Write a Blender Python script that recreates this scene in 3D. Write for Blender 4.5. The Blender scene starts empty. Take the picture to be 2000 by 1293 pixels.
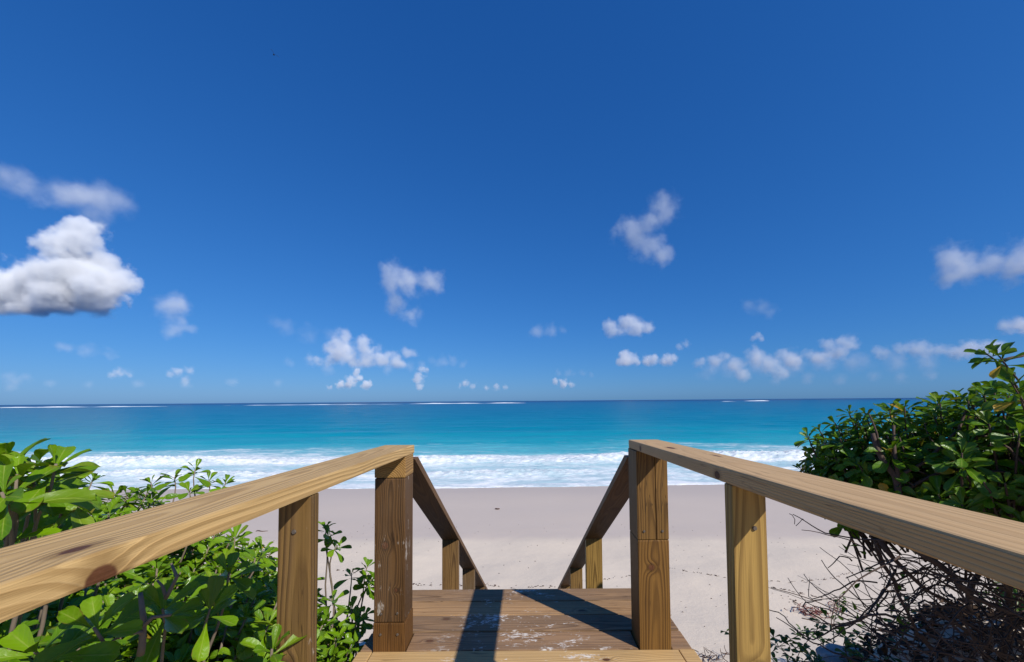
import bpy, bmesh, math, random
import numpy as np
from mathutils import Vector, Matrix, noise as mnoise

random.seed(11); RNG = np.random.default_rng(11)
R = math.radians
scene = bpy.context.scene
COL = scene.collection

# ------------------------------------------------------------------ camera
CAM = Vector((0, 0, 1.125)); F = 800.0 / 2000.0          # focal length in picture widths
cd = bpy.data.cameras.new('camera'); cam = bpy.data.objects.new('camera', cd); COL.objects.link(cam)
cd.sensor_width = 36; cd.lens = 36 * F; cd.clip_start = 0.02; cd.clip_end = 200000
PITCH = 2.5
cd.shift_x = -18 / 2000.0
cd.shift_y = (136.5 - 800 * math.tan(R(PITCH))) / 2000.0
cam.matrix_world = Matrix.Translation(CAM) @ Matrix.Rotation(R(90 + PITCH), 4, 'X') @ Matrix.Rotation(R(-0.45), 4, 'Z')
scene.camera = cam

# ------------------------------------------------------------------ sky, sun, exposure
SUN_TO = Vector((0.88, -0.88, 1.0)).normalized()
SUN_EL = math.asin(SUN_TO.z)
world = bpy.data.worlds.new('World'); scene.world = world; world.use_nodes = True
wn = world.node_tree.nodes; wl = world.node_tree.links; wn.clear()
sky = wn.new('ShaderNodeTexSky'); sky.sky_type = 'NISHITA'; sky.sun_disc = False
sky.sun_elevation = SUN_EL; sky.sun_rotation = R(135)
sky.altitude = 1000; sky.air_density = 1.0; sky.dust_density = 1.0; sky.ozone_density = 6.0
# one even colour response for the whole sky: the deep, saturated blue of the photograph
wsp = wn.new('ShaderNodeSeparateColor'); wcb = wn.new('ShaderNodeCombineColor'); wl.new(sky.outputs[0], wsp.inputs[0])
for i, (gain, power) in enumerate(((0.272, 1.12), (0.91, 0.752), (2.20, 0.58))):
    pw = wn.new('ShaderNodeMath'); pw.operation = 'POWER'; pw.inputs[1].default_value = power
    mu = wn.new('ShaderNodeMath'); mu.operation = 'MULTIPLY'; mu.inputs[1].default_value = gain
    wl.new(wsp.outputs[i], pw.inputs[0]); wl.new(pw.outputs[0], mu.inputs[0]); wl.new(mu.outputs[0], wcb.inputs[i])
bg = wn.new('ShaderNodeBackground'); bg.inputs[1].default_value = 0.10
wo = wn.new('ShaderNodeOutputWorld')
wl.new(wcb.outputs[0], bg.inputs[0]); wl.new(bg.outputs[0], wo.inputs[0])

sd = bpy.data.lights.new('sun', 'SUN'); sd.energy = 5.0; sd.angle = R(0.53); sd.color = (1.0, 0.955, 0.88)
sun = bpy.data.objects.new('sun', sd); COL.objects.link(sun)
sun.rotation_euler = SUN_TO.to_track_quat('Z', 'Y').to_euler(); sun.location = (5, -5, 12)

scene.view_settings.view_transform = 'Standard'; scene.view_settings.look = 'None'
scene.view_settings.gamma = 1.0; scene.view_settings.use_curve_mapping = False
scene.view_settings.exposure = 0.0
cy = scene.cycles
cy.use_denoising = True; cy.denoiser = 'OPENIMAGEDENOISE'; cy.denoising_input_passes = 'RGB_ALBEDO_NORMAL'
cy.max_bounces = 8; cy.diffuse_bounces = 3; cy.glossy_bounces = 3; cy.transmission_bounces = 4
cy.volume_bounces = 5; cy.transparent_max_bounces = 12
cy.volume_step_rate = 1.0; cy.volume_max_steps = 256

def at(px, py, D):
    """a point of the place seen in the photograph at (px, py), standing D metres in front of the camera"""
    return Vector(((px - 1018) / 800.0 * D, D, CAM.z + (783 + (1000 - px) * 0.008 - py) / 800.0 * D))

# ------------------------------------------------------------------ helpers
def tag(o, label=None, cat=None, group=None, kind=None):
    if label: o['label'] = label
    if cat: o['category'] = cat
    if group: o['group'] = group
    if kind: o['kind'] = kind
    return o
def empty(name, loc=(0, 0, 0)):
    o = bpy.data.objects.new(name, None); COL.objects.link(o); o.location = loc; o.empty_display_size = 0.1
    return o
def link(name, me, parent=None, mat=None):
    o = bpy.data.objects.new(name, me); COL.objects.link(o)
    if parent is not None:
        o.parent = parent
        o.matrix_parent_inverse = Matrix.Translation(-Vector(parent.location))
    if mat is not None and not me.materials: me.materials.append(mat)
    return o
def mesh(name, v, f, smooth=False):
    me = bpy.data.meshes.new(name)
    if isinstance(f, np.ndarray):
        v = np.ascontiguousarray(v, dtype=np.float32); k = f.shape[1]; n = len(f)
        me.vertices.add(len(v)); me.vertices.foreach_set('co', v.ravel())
        me.loops.add(n * k); me.loops.foreach_set('vertex_index', np.ascontiguousarray(f, dtype=np.int32).ravel())
        me.polygons.add(n); me.polygons.foreach_set('loop_start', np.arange(0, n * k, k, dtype=np.int32))
        me.update(calc_edges=True)
    else:
        me.from_pydata([tuple(p) for p in v], [], f)
    if smooth: me.polygons.foreach_set('use_smooth', np.ones(len(me.polygons), dtype=bool))
    me.update()
    return me

class NT:
    """short-hand for building node trees"""
    def __init__(s, name):
        s.m = bpy.data.materials.new(name); s.m.use_nodes = True
        s.n = s.m.node_tree.nodes; s.l = s.m.node_tree.links; s.n.clear()
        s.out = s.n.new('ShaderNodeOutputMaterial')
    def put(s, sock, v):
        if isinstance(v, bpy.types.NodeSocket): s.l.new(v, sock)
        elif v is not None:
            if sock.type == 'RGBA' and not hasattr(v, '__len__'): v = (v, v, v)
            if sock.type == 'RGBA' and len(v) == 3: v = (*v, 1)
            if sock.type == 'VECTOR' and not hasattr(v, '__len__'): v = (v, v, v)
            sock.default_value = v
    def math(s, op, a, b=None, c=None, clamp=False):
        n = s.n.new('ShaderNodeMath'); n.operation = op; n.use_clamp = clamp
        for i, v in enumerate((a, b, c)):
            if v is not None: s.put(n.inputs[i], v)
        return n.outputs[0]
    def vm(s, op, a, b=None, c=None):
        n = s.n.new('ShaderNodeVectorMath'); n.operation = op
        for i, v in enumerate((a, b, c)):
            if v is not None: s.put(n.inputs[i], v)
        return n.outputs['Value'] if op in ('LENGTH', 'DISTANCE', 'DOT_PRODUCT') else n.outputs[0]
    def noise(s, vec, scale, detail=3, rough=0.5, dim='3D', w=None, col=False, dist=0.0):
        n = s.n.new('ShaderNodeTexNoise'); n.noise_dimensions = dim
        if vec is not None: s.put(n.inputs['Vector'], vec)
        n.inputs['Scale'].default_value = scale; n.inputs['Detail'].default_value = detail
        n.inputs['Roughness'].default_value = rough; n.inputs['Distortion'].default_value = dist
        if w is not None: s.put(n.inputs['W'], w)
        return n.outputs['Color' if col else 'Fac']
    def ramp(s, f, stops, interp='LINEAR'):
        n = s.n.new('ShaderNodeValToRGB'); n.color_ramp.interpolation = interp
        e = n.color_ramp.elements
        while len(e) < len(stops): e.new(0.5)
        for k, (p, c) in zip(e, stops):
            k.position = p; k.color = (*c, 1) if hasattr(c, '__len__') else (c, c, c, 1)
        s.put(n.inputs[0], f)
        return n.outputs[0]
    def mr(s, v, a, b, c=0.0, d=1.0, smooth=True):
        n = s.n.new('ShaderNodeMapRange'); n.interpolation_type = 'SMOOTHSTEP' if smooth else 'LINEAR'
        s.put(n.inputs['Value'], v)
        for k, x in (('From Min', a), ('From Max', b), ('To Min', c), ('To Max', d)): s.put(n.inputs[k], x)
        return n.outputs['Result']
    def mix(s, f, a, b, mode='MIX'):
        n = s.n.new('ShaderNodeMix'); n.data_type = 'RGBA'; n.blend_type = mode; n.clamp_factor = True
        s.put(n.inputs['Factor'], f); s.put(n.inputs['A'] if False else n.inputs[6], a); s.put(n.inputs[7], b)
        return n.outputs[2]
    def geo(s): return s.n.new('ShaderNodeNewGeometry')
    def tc(s, k='Object'): return s.n.new('ShaderNodeTexCoord').outputs[k]
    def sep(s, v):
        n = s.n.new('ShaderNodeSeparateXYZ'); s.put(n.inputs[0], v); return n.outputs
    def comb(s, x, y, z):
        n = s.n.new('ShaderNodeCombineXYZ')
        for i, v in enumerate((x, y, z)): s.put(n.inputs[i], v)
        return n.outputs[0]
    def bump(s, h, strength=0.3, dist=0.01, normal=None):
        n = s.n.new('ShaderNodeBump'); n.inputs['Strength'].default_value = strength
        n.inputs['Distance'].default_value = dist; s.put(n.inputs['Height'], h)
        if normal is not None: s.put(n.inputs['Normal'], normal)
        return n.outputs[0]
    def pbsdf(s, color, rough=0.6, spec=0.4, normal=None, **kw):
        n = s.n.new('ShaderNodeBsdfPrincipled')
        s.put(n.inputs['Base Color'], color); s.put(n.inputs['Roughness'], rough)
        s.put(n.inputs['Specular IOR Level'], spec)
        if normal is not None: s.put(n.inputs['Normal'], normal)
        for k, v in kw.items(): s.put(n.inputs[k.replace('_', ' ')], v)
        return n.outputs[0]
    def done(s, shader): s.l.new(shader, s.out.inputs[0]); return s.m

# numpy gradient noise ------------------------------------------------------
_perm = np.random.default_rng(5).permutation(512)
_g2 = np.stack([np.cos(np.arange(512) * 2.399), np.sin(np.arange(512) * 2.399)], 1)
def pn(x, y):
    xi = np.floor(x).astype(int); yi = np.floor(y).astype(int); xf = x - xi; yf = y - yi
    def g(i, j):
        h = _perm[(_perm[i & 511] + j) & 511]; return _g2[h]
    def d(i, j, a, b): q = g(i, j); return q[..., 0] * a + q[..., 1] * b
    u = xf ** 3 * (xf * (xf * 6 - 15) + 10); v = yf ** 3 * (yf * (yf * 6 - 15) + 10)
    a = d(xi, yi, xf, yf); b = d(xi + 1, yi, xf - 1, yf); c = d(xi, yi + 1, xf, yf - 1); e = d(xi + 1, yi + 1, xf - 1, yf - 1)
    return (a + (b - a) * u) * (1 - v) + (c + (e - c) * u) * v
def fbm(x, y, oct=4, gain=0.5):
    s = 0; a = 1.0
    for k in range(oct): s = s + a * pn(x * 2 ** k + 13.7 * k, y * 2 ** k + 7.1 * k); a *= gain
    return s
def sstep(a, b, x):
    t = np.clip((x - a) / (b - a), 0, 1); return t * t * (3 - 2 * t)

def tube(pts, rad, sides=6):
    pts = [Vector(p) for p in pts]; v = []; f = []; n = len(pts)
    t0 = (pts[1] - pts[0]).normalized(); u = t0.orthogonal().normalized()
    for i, p in enumerate(pts):
        tg = (pts[min(i + 1, n - 1)] - pts[max(i - 1, 0)]).normalized()
        u = (u - tg * u.dot(tg)).normalized(); w = tg.cross(u)
        r = rad[i] if hasattr(rad, '__len__') else rad
        for s in range(sides):
            a = 2 * math.pi * s / sides; v.append(p + u * (math.cos(a) * r) + w * (math.sin(a) * r))
    for i in range(n - 1):
        for s in range(sides):
            a = i * sides + s; b = i * sides + (s + 1) % sides; f.append((a, b, b + sides, a + sides))
    f.append(tuple(range(sides))[::-1]); f.append(tuple((n - 1) * sides + s for s in range(sides)))
    return v, f

# ------------------------------------------------------------------ beach
SEA = -3.2
_gy = np.array([-60, -4, 0.0, 1.2, 3.0, 6.5, 11.0, 21.0, 40.0, 120.0, 600.0, 30000.0])
_gz = np.array([0.4, -0.6, -1.05, -1.25, -1.78, -2.2, -2.55, -3.2, -4.3, -7.0, -14.0, -40.0])
def ground_np(x, y):
    z = np.interp(y, _gy, _gz)
    near = 1 - sstep(9, 14, y)
    z = z + near * (0.09 * fbm(x * 0.35, y * 0.35, 2) + 0.012 * fbm(x * 1.7 + 5, y * 1.7, 3))
    z = z + 1.35 * np.exp(-((x - 3.25) / 1.05) ** 2 - ((y - 3.0) / 0.85) ** 2)
    z = z + (1 - near) * (1 - sstep(21, 30, y)) * 0.06 * fbm(x * 0.12 + 3, y * 0.2, 2)
    return z
def ground(x, y): return float(ground_np(np.array([float(x)]), np.array([float(y)]))[0])

def make_beach():
    ys = np.concatenate([np.linspace(-60, -5, 12), np.linspace(-4, 14, 230), np.linspace(14.1, 30, 60), np.array([35, 45, 70, 120, 300, 1000, 30000])])
    xs = np.concatenate([-np.geomspace(9, 30000, 26)[::-1], np.linspace(-8.9, 8.9, 220), np.geomspace(9, 30000, 26)])
    X, Y = np.meshgrid(xs, ys); Z = ground_np(X, Y)
    v = np.stack([X, Y, Z], -1).reshape(-1, 3); nx = len(xs); ny = len(ys)
    i = np.arange(nx - 1)[None, :] + nx * np.arange(ny - 1)[:, None]
    f = np.stack([i, i + 1, i + nx + 1, i + nx], -1).reshape(-1, 4)
    t = NT('beach_sand')
    p = t.geo().outputs['Position']; x, y, z = t.sep(p)
    wob = t.noise(t.vm('MULTIPLY', p, (0.22, 0.3, 0)), 1.0, 5, 0.6)
    yy = t.math('ADD', y, t.math('MULTIPLY', wob, 1.6))
    wet = t.mr(yy, 11.45, 12.35)
    wet2 = t.mr(yy, 17.5, 20.8)
    big = t.noise(p, 0.6, 4, 0.6); fine = t.noise(p, 60, 3, 0.7); gr = t.noise(p, 9, 4, 0.65)
    dry = t.mix(t.math('MULTIPLY', big, 0.6), (0.72, 0.61, 0.485), (0.66, 0.555, 0.435))
    dry = t.mix(t.mr(fine, 0.3, 0.75), dry, t.mix(0.3, dry, (0.46, 0.38, 0.32)))
    wetc = t.mix(big, (0.59, 0.49, 0.405), (0.55, 0.455, 0.375))
    wetc = t.mix(wet2, wetc, (0.50, 0.42, 0.36))
    c = t.mix(wet, dry, wetc)
    amp = t.mr(wet, 0, 1, 1.0, 0.12)
    h = t.math('MULTIPLY', t.math('ADD', t.math('MULTIPLY', gr, 0.010), t.math('MULTIPLY', fine, 0.004)), amp)
    b = t.bump(h, 0.8, 1.0)
    m = t.done(t.pbsdf(c, t.mr(wet, 0, 1, 0.95, 0.6), t.mr(wet, 0, 1, 0.1, 0.28), b))
    o = link('beach', mesh('beach', v, f, True), None, m)
    tag(o, 'pale pinkish sand beach sloping down to the surf', 'beach', kind='structure')
make_beach()

# ------------------------------------------------------------------ sea
def shore_y(x): return 20.7 + 0.5 * pn(x * 0.11 + 2.2, x * 0 + 0.5) + 0.28 * pn(x * 0.37, x * 0 + 4.5) + 0.12 * pn(x * 1.1, x * 0 + 9.5)
def make_sea():
    side = np.geomspace(1.76, 9.0, 30); ang = np.concatenate([-side[::-1], np.linspace(-1.75, 1.75, 760), side])
    D = np.concatenate([np.linspace(19.2, 34, 210), np.geomspace(34.1, 75, 150), np.geomspace(75.6, 700, 120), np.geomspace(720, 40000, 40)])
    A, Y = np.meshgrid(ang, D); X = A * Y
    sh = shore_y(X); s = Y - sh                          # metres seaward of the waterline
    # breaking wave: a foaming front about 8 m out, strongest in the middle of the bay
    front = 8.4 + 2.6 * pn(X * 0.07, X * 0 + 1.3) + 0.5 * pn(X * 0.35, X * 0 + 8.1)
    q = s - front
    ridge = np.where(q < 0, np.exp(-(q / 0.75) ** 2), np.exp(-(q / 2.6) ** 2))
    rs = 0.66 * (0.25 + 0.85 * sstep(-0.35, 0.45, pn(X * 0.06 + 0.7, X * 0 + 3.3) + 0.2))
    chop = fbm(X * 0.55, Y * 1.1, 4, 0.55)
    fine = fbm(X * 2.3 + 9, Y * 3.4, 3, 0.6)
    zone = 1 - sstep(20, 34, s)
    h = 0.75 * ridge * rs * (1 + 0.35 * fine) + zone * (0.06 * chop + 0.025 * fine * np.clip(s / 2, 0, 1))
    h2 = 0.24 * np.clip(0.55 + 1.6 * pn(X * 0.08 + 2.5, X * 0 + 6.4), 0.05, 1.2) * np.exp(-((s - 3.8 - 1.9 * pn(X * 0.10 + 4, X * 0)) / 0.8) ** 2) * (1 + 0.5 * fine)
    h = h + h2
    sw = np.sin(s * 2 * np.pi / 11 + 2.6 * pn(X * 0.035, Y * 0.03)) * 0.16 + 0.14 * fbm(X * 0.13, Y * 0.33, 3)
    h = h + (1 - zone) * sw * (1 - sstep(300, 700, Y))
    edge = np.clip(s / 1.4, 0, 1)
    Z = SEA + 0.03 + h * edge
    gz = ground_np(X, np.minimum(Y, 60.0))
    lip = gz + 0.02 + 0.05 * np.clip(s / 0.3, 0, 1) * np.clip(1 - s / 3, 0, 1) * (1 + 0.6 * fine)
    Z = np.where(s < 0, gz - 0.03, np.maximum(Z, np.where(s < 3.2, lip, -99)))
    foam_out = 19.5 + 4.0 * pn(X * 0.055 + 1.7, X * 0 + 2.2) + 8.0 * np.exp(-((X - 1) / 13) ** 2) + 1.8 * pn(X * 0.25, X * 0 + 5)
    fz = (1 - sstep(foam_out - 2.4, foam_out + 0.4, s))
    milky = np.exp(-((X - 0) / 15) ** 2) * sstep(10, 14, s) * 0.42
    foam = fz * (1 - milky)
    cover = 0.57 - 0.08 * sstep(10, 17, s) + 0.75 * ridge * rs + 0.9 * h2 + 0.22 * np.exp(-(s / 0.7) ** 2) - 0.12 * np.exp(-((s - 6.2) / 1.1) ** 2)
    foam = np.clip(foam * cover, 0, 1.3)
    v = np.stack([X, Y, Z], -1).reshape(-1, 3); nx = len(ang); ny = len(D)
    i = np.arange(nx - 1)[None, :] + nx * np.arange(ny - 1)[:, None]
    f = np.stack([i, i + 1, i + nx + 1, i + nx], -1).reshape(-1, 4)
    me = mesh('sea', v, f, True)
    a = me.attributes.new('foam', 'FLOAT', 'POINT'); a.data.foreach_set('value', foam.astype(np.float32).ravel())
    a = me.attributes.new('seaward', 'FLOAT', 'POINT'); a.data.foreach_set('value', s.astype(np.float32).ravel())
    t = NT('sea_water')
    p = t.geo().outputs['Position']; x, y, z = t.sep(p)
    at_ = t.n.new('ShaderNodeAttribute'); at_.attribute_name = 'foam'; fo = at_.outputs['Fac']
    at2 = t.n.new('ShaderNodeAttribute'); at2.attribute_name = 'seaward'; sw_ = at2.outputs['Fac']
    patch = t.noise(t.vm('MULTIPLY', p, (0.012, 0.03, 0)), 1.0, 4, 0.6)
    patch2 = t.noise(t.vm('MULTIPLY', p, (0.06, 0.22, 0)), 1.0, 4, 0.65)
    lg = t.math('LOGARITHM', t.math('MAXIMUM', t.math('ADD', sw_, 2.0), 1.0), 10.0)      # 0.3 .. 4.6
    lg = t.math('ADD', lg, t.math('MULTIPLY', t.math('SUBTRACT', patch, 0.5), 0.34))
    lg = t.math('ADD', lg, t.math('MULTIPLY', t.math('SUBTRACT', patch2, 0.5), 0.42))
    k = t.math('DIVIDE', lg, 4.0)
    c = t.ramp(k, [(0.0, (0.46, 0.60, 0.62)), (0.235, (0.36, 0.56, 0.60)), (0.30, (0.11, 0.42, 0.48)), (0.352, (0.010, 0.315, 0.385)), (0.42, (0.001, 0.205, 0.310)),
                   (0.52, (0.001, 0.158, 0.275)), (0.66, (0.001, 0.118, 0.235)), (0.735, (0.001, 0.085, 0.20)), (0.80, (0.002, 0.045, 0.145)), (1.0, (0.003, 0.030, 0.12))])
    rip = t.noise(t.vm('MULTIPLY', p, (0.35, 1.0, 1.0)), 1.5, 4, 0.62)
    rip2 = t.noise(t.vm('MULTIPLY', p, (0.05, 0.16, 1.0)), 1.0, 5, 0.62)
    hh = t.math('ADD', t.math('MULTIPLY', rip, 0.10), t.math('MULTIPLY', rip2, 0.9))
    wb = t.bump(hh, 0.55, 1.0)
    water = t.pbsdf(c, 0.28, 0.055, wb)
    # foam: streaks drawn out along the shore, lace towards its edges
    warp = t.noise(t.vm('MULTIPLY', p, (0.25, 0.5, 0)), 1.0, 3, 0.5, col=True)
    pw = t.vm('ADD', t.vm('MULTIPLY', p, (0.42, 1.25, 0.6)), t.vm('MULTIPLY', warp, (2.2, 2.2, 0)))
    n1 = t.noise(pw, 0.9, 6, 0.62); n2 = t.noise(t.vm('MULTIPLY', p, (1.0, 2.0, 1.0)), 2.6, 5, 0.7)
    vor = t.n.new('ShaderNodeTexVoronoi'); vor.feature = 'SMOOTH_F1'; vor.inputs['Scale'].default_value = 1.5; t.put(vor.inputs['Vector'], pw)
    nn = t.math('ADD', t.math('MULTIPLY', n1, 0.62), t.math('ADD', t.math('MULTIPLY', n2, 0.26), t.math('MULTIPLY', vor.outputs['Distance'], 0.16)))
    mask = t.mr(t.math('ADD', fo, nn), 0.84, 1.26)
    small = t.math('MULTIPLY', t.mr(t.noise(t.vm('MULTIPLY', p, (0.07, 0.35, 0)), 1.0, 6, 0.7), 0.715, 0.75), t.mr(sw_, 12, 40))
    mask = t.math('MAXIMUM', mask, t.math('MULTIPLY', small, 0.65))
    lace = t.mr(t.math('ADD', n1, t.math('MULTIPLY', n2, 0.5)), 0.55, 0.92)
    fc = t.mix(lace, (0.44, 0.53, 0.58), (0.80, 0.81, 0.82))
    fb = t.bump(t.math('ADD', t.math('MULTIPLY', n2, 0.10), t.math('MULTIPLY', n1, 0.12)), 0.5, 1.0)
    foamsh = t.pbsdf(fc, 0.8, 0.15, fb)
    mx = t.n.new('ShaderNodeMixShader'); t.put(mx.inputs[0], mask); t.l.new(water, mx.inputs[1]); t.l.new(foamsh, mx.inputs[2])
    m = t.done(mx.outputs[0])
    o = link('sea', me, None, m)
    tag(o, 'turquoise sea with white surf along the beach', 'sea', kind='structure')
make_sea()

def mat_white_water():
    t = NT('white_water'); p = t.tc('Object')
    n = t.noise(p, 0.5, 4, 0.6)
    return t.done(t.pbsdf(t.mix(n, (0.72, 0.76, 0.8), (0.88, 0.88, 0.88)), 0.8, 0.1, t.bump(n, 0.6, 1.0)))
M_WW = mat_white_water()
def breaker(x0, x1, D, hgt, label, seed):
    n = max(12, int((x1 - x0) / 4)); xs = np.linspace(x0, x1, n); prof = 9
    r = np.random.default_rng(seed); v = []; f = []
    env = np.clip(1.2 * np.sin(np.pi * np.linspace(0, 1, n)) ** 0.5, 0.03, 1) * np.clip(0.62 + 1.1 * pn(xs * 0.02 + seed, xs * 0), 0.06, 1.3)
    for i, x in enumerate(xs):
        for j in range(prof):
            a = math.pi * j / (prof - 1)
            v.append((x - x0, -math.cos(a) * 5 * (0.6 + 0.4 * env[i]) + 4 * float(pn(np.array(x * 0.013 + seed), np.array(0.3))), math.sin(a) * 0.7 * hgt * env[i] * (0.8 + 0.4 * r.random())))
    for i in range(n - 1):
        for j in range(prof - 1):
            a = i * prof + j; f.append((a, a + 1, a + prof + 1, a + prof))
    o = link('breaking_wave', mesh('breaking_wave', v, f, True), None, M_WW)
    o.location = (x0, D, SEA - 0.1)
    tag(o, label, 'wave', 'white waves breaking on the far reef')
def bx(px, D): return (px - 1018) / 800.0 * D
breaker(bx(-260, 640), bx(330, 640), 640, 1.9, 'long white wave breaking on the reef at far left horizon', 3)
breaker(bx(430, 760), bx(800, 760), 760, 1.2, 'thin broken white line of surf left of centre on horizon', 8)
breaker(bx(795, 820), bx(1030, 820), 820, 2.3, 'thick white wave breaking on the reef above left post', 12)
breaker(bx(1408, 800), bx(1446, 800), 800, 1.4, 'small white wave on horizon beyond the right rail', 17)
breaker(bx(1450, 900), bx(1502, 900), 900, 2.0, 'short white wave on horizon nearest the right shrub', 23)

# ------------------------------------------------------------------ wood
def wood(name, light, dark, pith=(0.03, -0.06), spacing=0.0065, taper=0.018, wob=0.012, knots=(), seed=0.0,
         contrast=0.75, drop=0.0, grey=0.0, rough=0.62, blot=0.35, salt=0.0, checks=0.6):
    """sawn softwood: growth rings about a pith line, local X is the length of the piece"""
    t = NT(name)
    p = t.tc('Object'); P = t.vm('ADD', p, (seed * 3.17, seed * 1.31, seed * 2.07))
    x, y, z = t.sep(p)
    wv = t.noise(t.vm('MULTIPLY', P, (1.3, 5.0, 5.0)), 1.0, 2, 0.5, col=True)
    wv = t.vm('SUBTRACT', wv, (0.5, 0.5, 0.5))
    wx, wy, wz = t.sep(wv)
    yy = t.math('ADD', t.math('SUBTRACT', y, pith[0]), t.math('MULTIPLY', wy, wob * 5))
    zz = t.math('ADD', t.math('SUBTRACT', z, pith[1]), t.math('MULTIPLY', wz, wob * 5))
    r = t.math('SQRT', t.math('ADD', t.math('MULTIPLY', yy, yy), t.math('MULTIPLY', zz, zz)))
    r = t.math('ADD', r, t.math('MULTIPLY', x, taper))
    r = t.math('ADD', r, t.math('MULTIPLY', t.math('SUBTRACT', t.noise(t.vm('MULTIPLY', P, (2.2, 30, 30)), 1.0, 3, 0.6), 0.5), wob * 0.55))
    km = None; kr = None
    for (kx, ky, kz, rx, ry, rz) in knots:
        d = t.vm('LENGTH', t.vm('DIVIDE', t.vm('SUBTRACT', p, (kx, ky, kz)), (rx, ry, rz)))
        d = t.math('ADD', d, t.math('MULTIPLY', t.math('SUBTRACT', t.noise(P, 40, 3, 0.6), 0.5), 0.35))
        bulge = t.math('POWER', 2.718, t.math('MULTIPLY', t.math('MULTIPLY', d, d), -0.22))
        r = t.math('ADD', r, t.math('MULTIPLY', bulge, spacing * 1.8))
        k1 = t.mr(d, 0.82, 1.08, 1.0, 0.0); k2 = t.math('MULTIPLY', t.mr(d, 1.0, 2.1, 1.0, 0.0), 0.5)
        km = k1 if km is None else t.math('MAXIMUM', km, k1)
        kr = k2 if kr is None else t.math('MAXIMUM', kr, k2)
    ph = t.math('FRACT', t.math('DIVIDE', r, spacing))
    band = t.ramp(ph, [(0.0, 0.0), (0.35, 0.10), (0.62, 0.75), (0.86, 1.0), (1.0, 0.0)])
    yr = t.noise(None, 1.0, 1, 0.5, dim='1D', w=t.math('DIVIDE', r, spacing * 1.7))
    band = t.math('MULTIPLY', band, t.mr(yr, 0.25, 0.65, 0.5, 1.0))
    fib = t.noise(t.vm('MULTIPLY', P, (3.0, 260, 260)), 1.0, 2, 0.6)
    c = t.mix(t.math('MULTIPLY', band, contrast), light, dark)
    c = t.mix(t.mr(fib, 0.3, 0.75, 0.0, 0.5), c, t.mix(0.5, c, dark))
    bl = t.noise(t.vm('MULTIPLY', P, (1.6, 6, 6)), 1.0, 4, 0.6)
    c = t.mix(t.math('MULTIPLY', t.mr(bl, 0.42, 0.75), blot), c, tuple(v * 0.55 for v in dark))
    bl2 = t.noise(t.vm('MULTIPLY', P, (2.6, 12, 12)), 1.3, 4, 0.65)
    c = t.mix(t.math('MULTIPLY', t.mr(bl2, 0.55, 0.75), 0.22), c, tuple(min(1, v * 1.25) for v in light))
    if km is not None:
        c = t.mix(kr, c, tuple(v * 0.72 for v in dark))
        kc = t.mix(t.noise(P, 55, 3, 0.6), (0.055, 0.02, 0.008), (0.16, 0.062, 0.024))
        c = t.mix(km, c, kc)
    if grey:
        g = t.noise(t.vm('MULTIPLY', P, (2, 14, 14)), 1.0, 3, 0.6)
        c = t.mix(t.math('MULTIPLY', t.mr(g, 0.35, 0.7), grey), c, (0.17, 0.125, 0.085))
    ck = t.noise(t.vm('MULTIPLY', P, (2.4, 55, 55)), 1.0, 2, 0.5)
    ckm = t.math('MULTIPLY', t.mr(t.math('ABSOLUTE', t.math('SUBTRACT', ck, 0.5)), 0.004, 0.016, 1.0, 0.0), t.mr(t.noise(P, 4.5, 2, 0.5), 0.52, 0.60))
    c = t.mix(t.math('MULTIPLY', ckm, checks), c, tuple(v * 0.25 for v in dark))
    if salt:
        sl = t.noise(t.vm('MULTIPLY', P, (14, 34, 34)), 1.0, 5, 0.7); sz = t.noise(t.vm('ADD', t.vm('MULTIPLY', P, (3.5, 9, 9)), (9, 2, 4)), 1.0, 2, 0.5)
        c = t.mix(t.math('MULTIPLY', t.mr(t.math('ADD', sl, t.math('MULTIPLY', sz, 0.6)), 0.93, 1.03), salt), c, (0.55, 0.50, 0.44))
    rg = rough
    if drop:
        G = t.geo(); wp = G.outputs['Position']; gx, gy, gz = t.sep(wp)
        n1 = t.noise(t.vm('MULTIPLY', wp, (1.0, 1.9, 1.0)), 9.0, 5, 0.68); n2 = t.noise(t.vm('MULTIPLY', wp, (1, 2.2, 1)), 46.0, 4, 0.65)
        zone = t.noise(wp, 3.1, 2, 0.5)
        s = t.math('ADD', t.math('ADD', t.math('MULTIPLY', n1, 0.62), t.math('MULTIPLY', n2, 0.46)), t.math('MULTIPLY', zone, 0.34))
        msk = t.math('MULTIPLY', t.mr(s, 0.79 - 0.035 * drop, 0.885 - 0.035 * drop), t.mr(gz, -0.05, -0.004) if drop > 0 else 1.0)
        cen = t.math('MULTIPLY', t.mr(t.math('ABSOLUTE', t.math('SUBTRACT', gx, 0.04)), 0.22, 0.55, 1.0, 0.0), t.mr(n2, 0.36, 0.55, 0.25, 1.0))
        msk = t.math('MULTIPLY', msk, t.math('MULTIPLY', cen, 0.85))
        c = t.mix(msk, c, (0.74, 0.69, 0.63))
    b = t.bump(t.math('ADD', t.math('MULTIPLY', band, 0.0016), t.math('MULTIPLY', fib, 0.0012)), 0.7, 1.0)
    return t.done(t.pbsdf(c, rg, 0.28, b))

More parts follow.
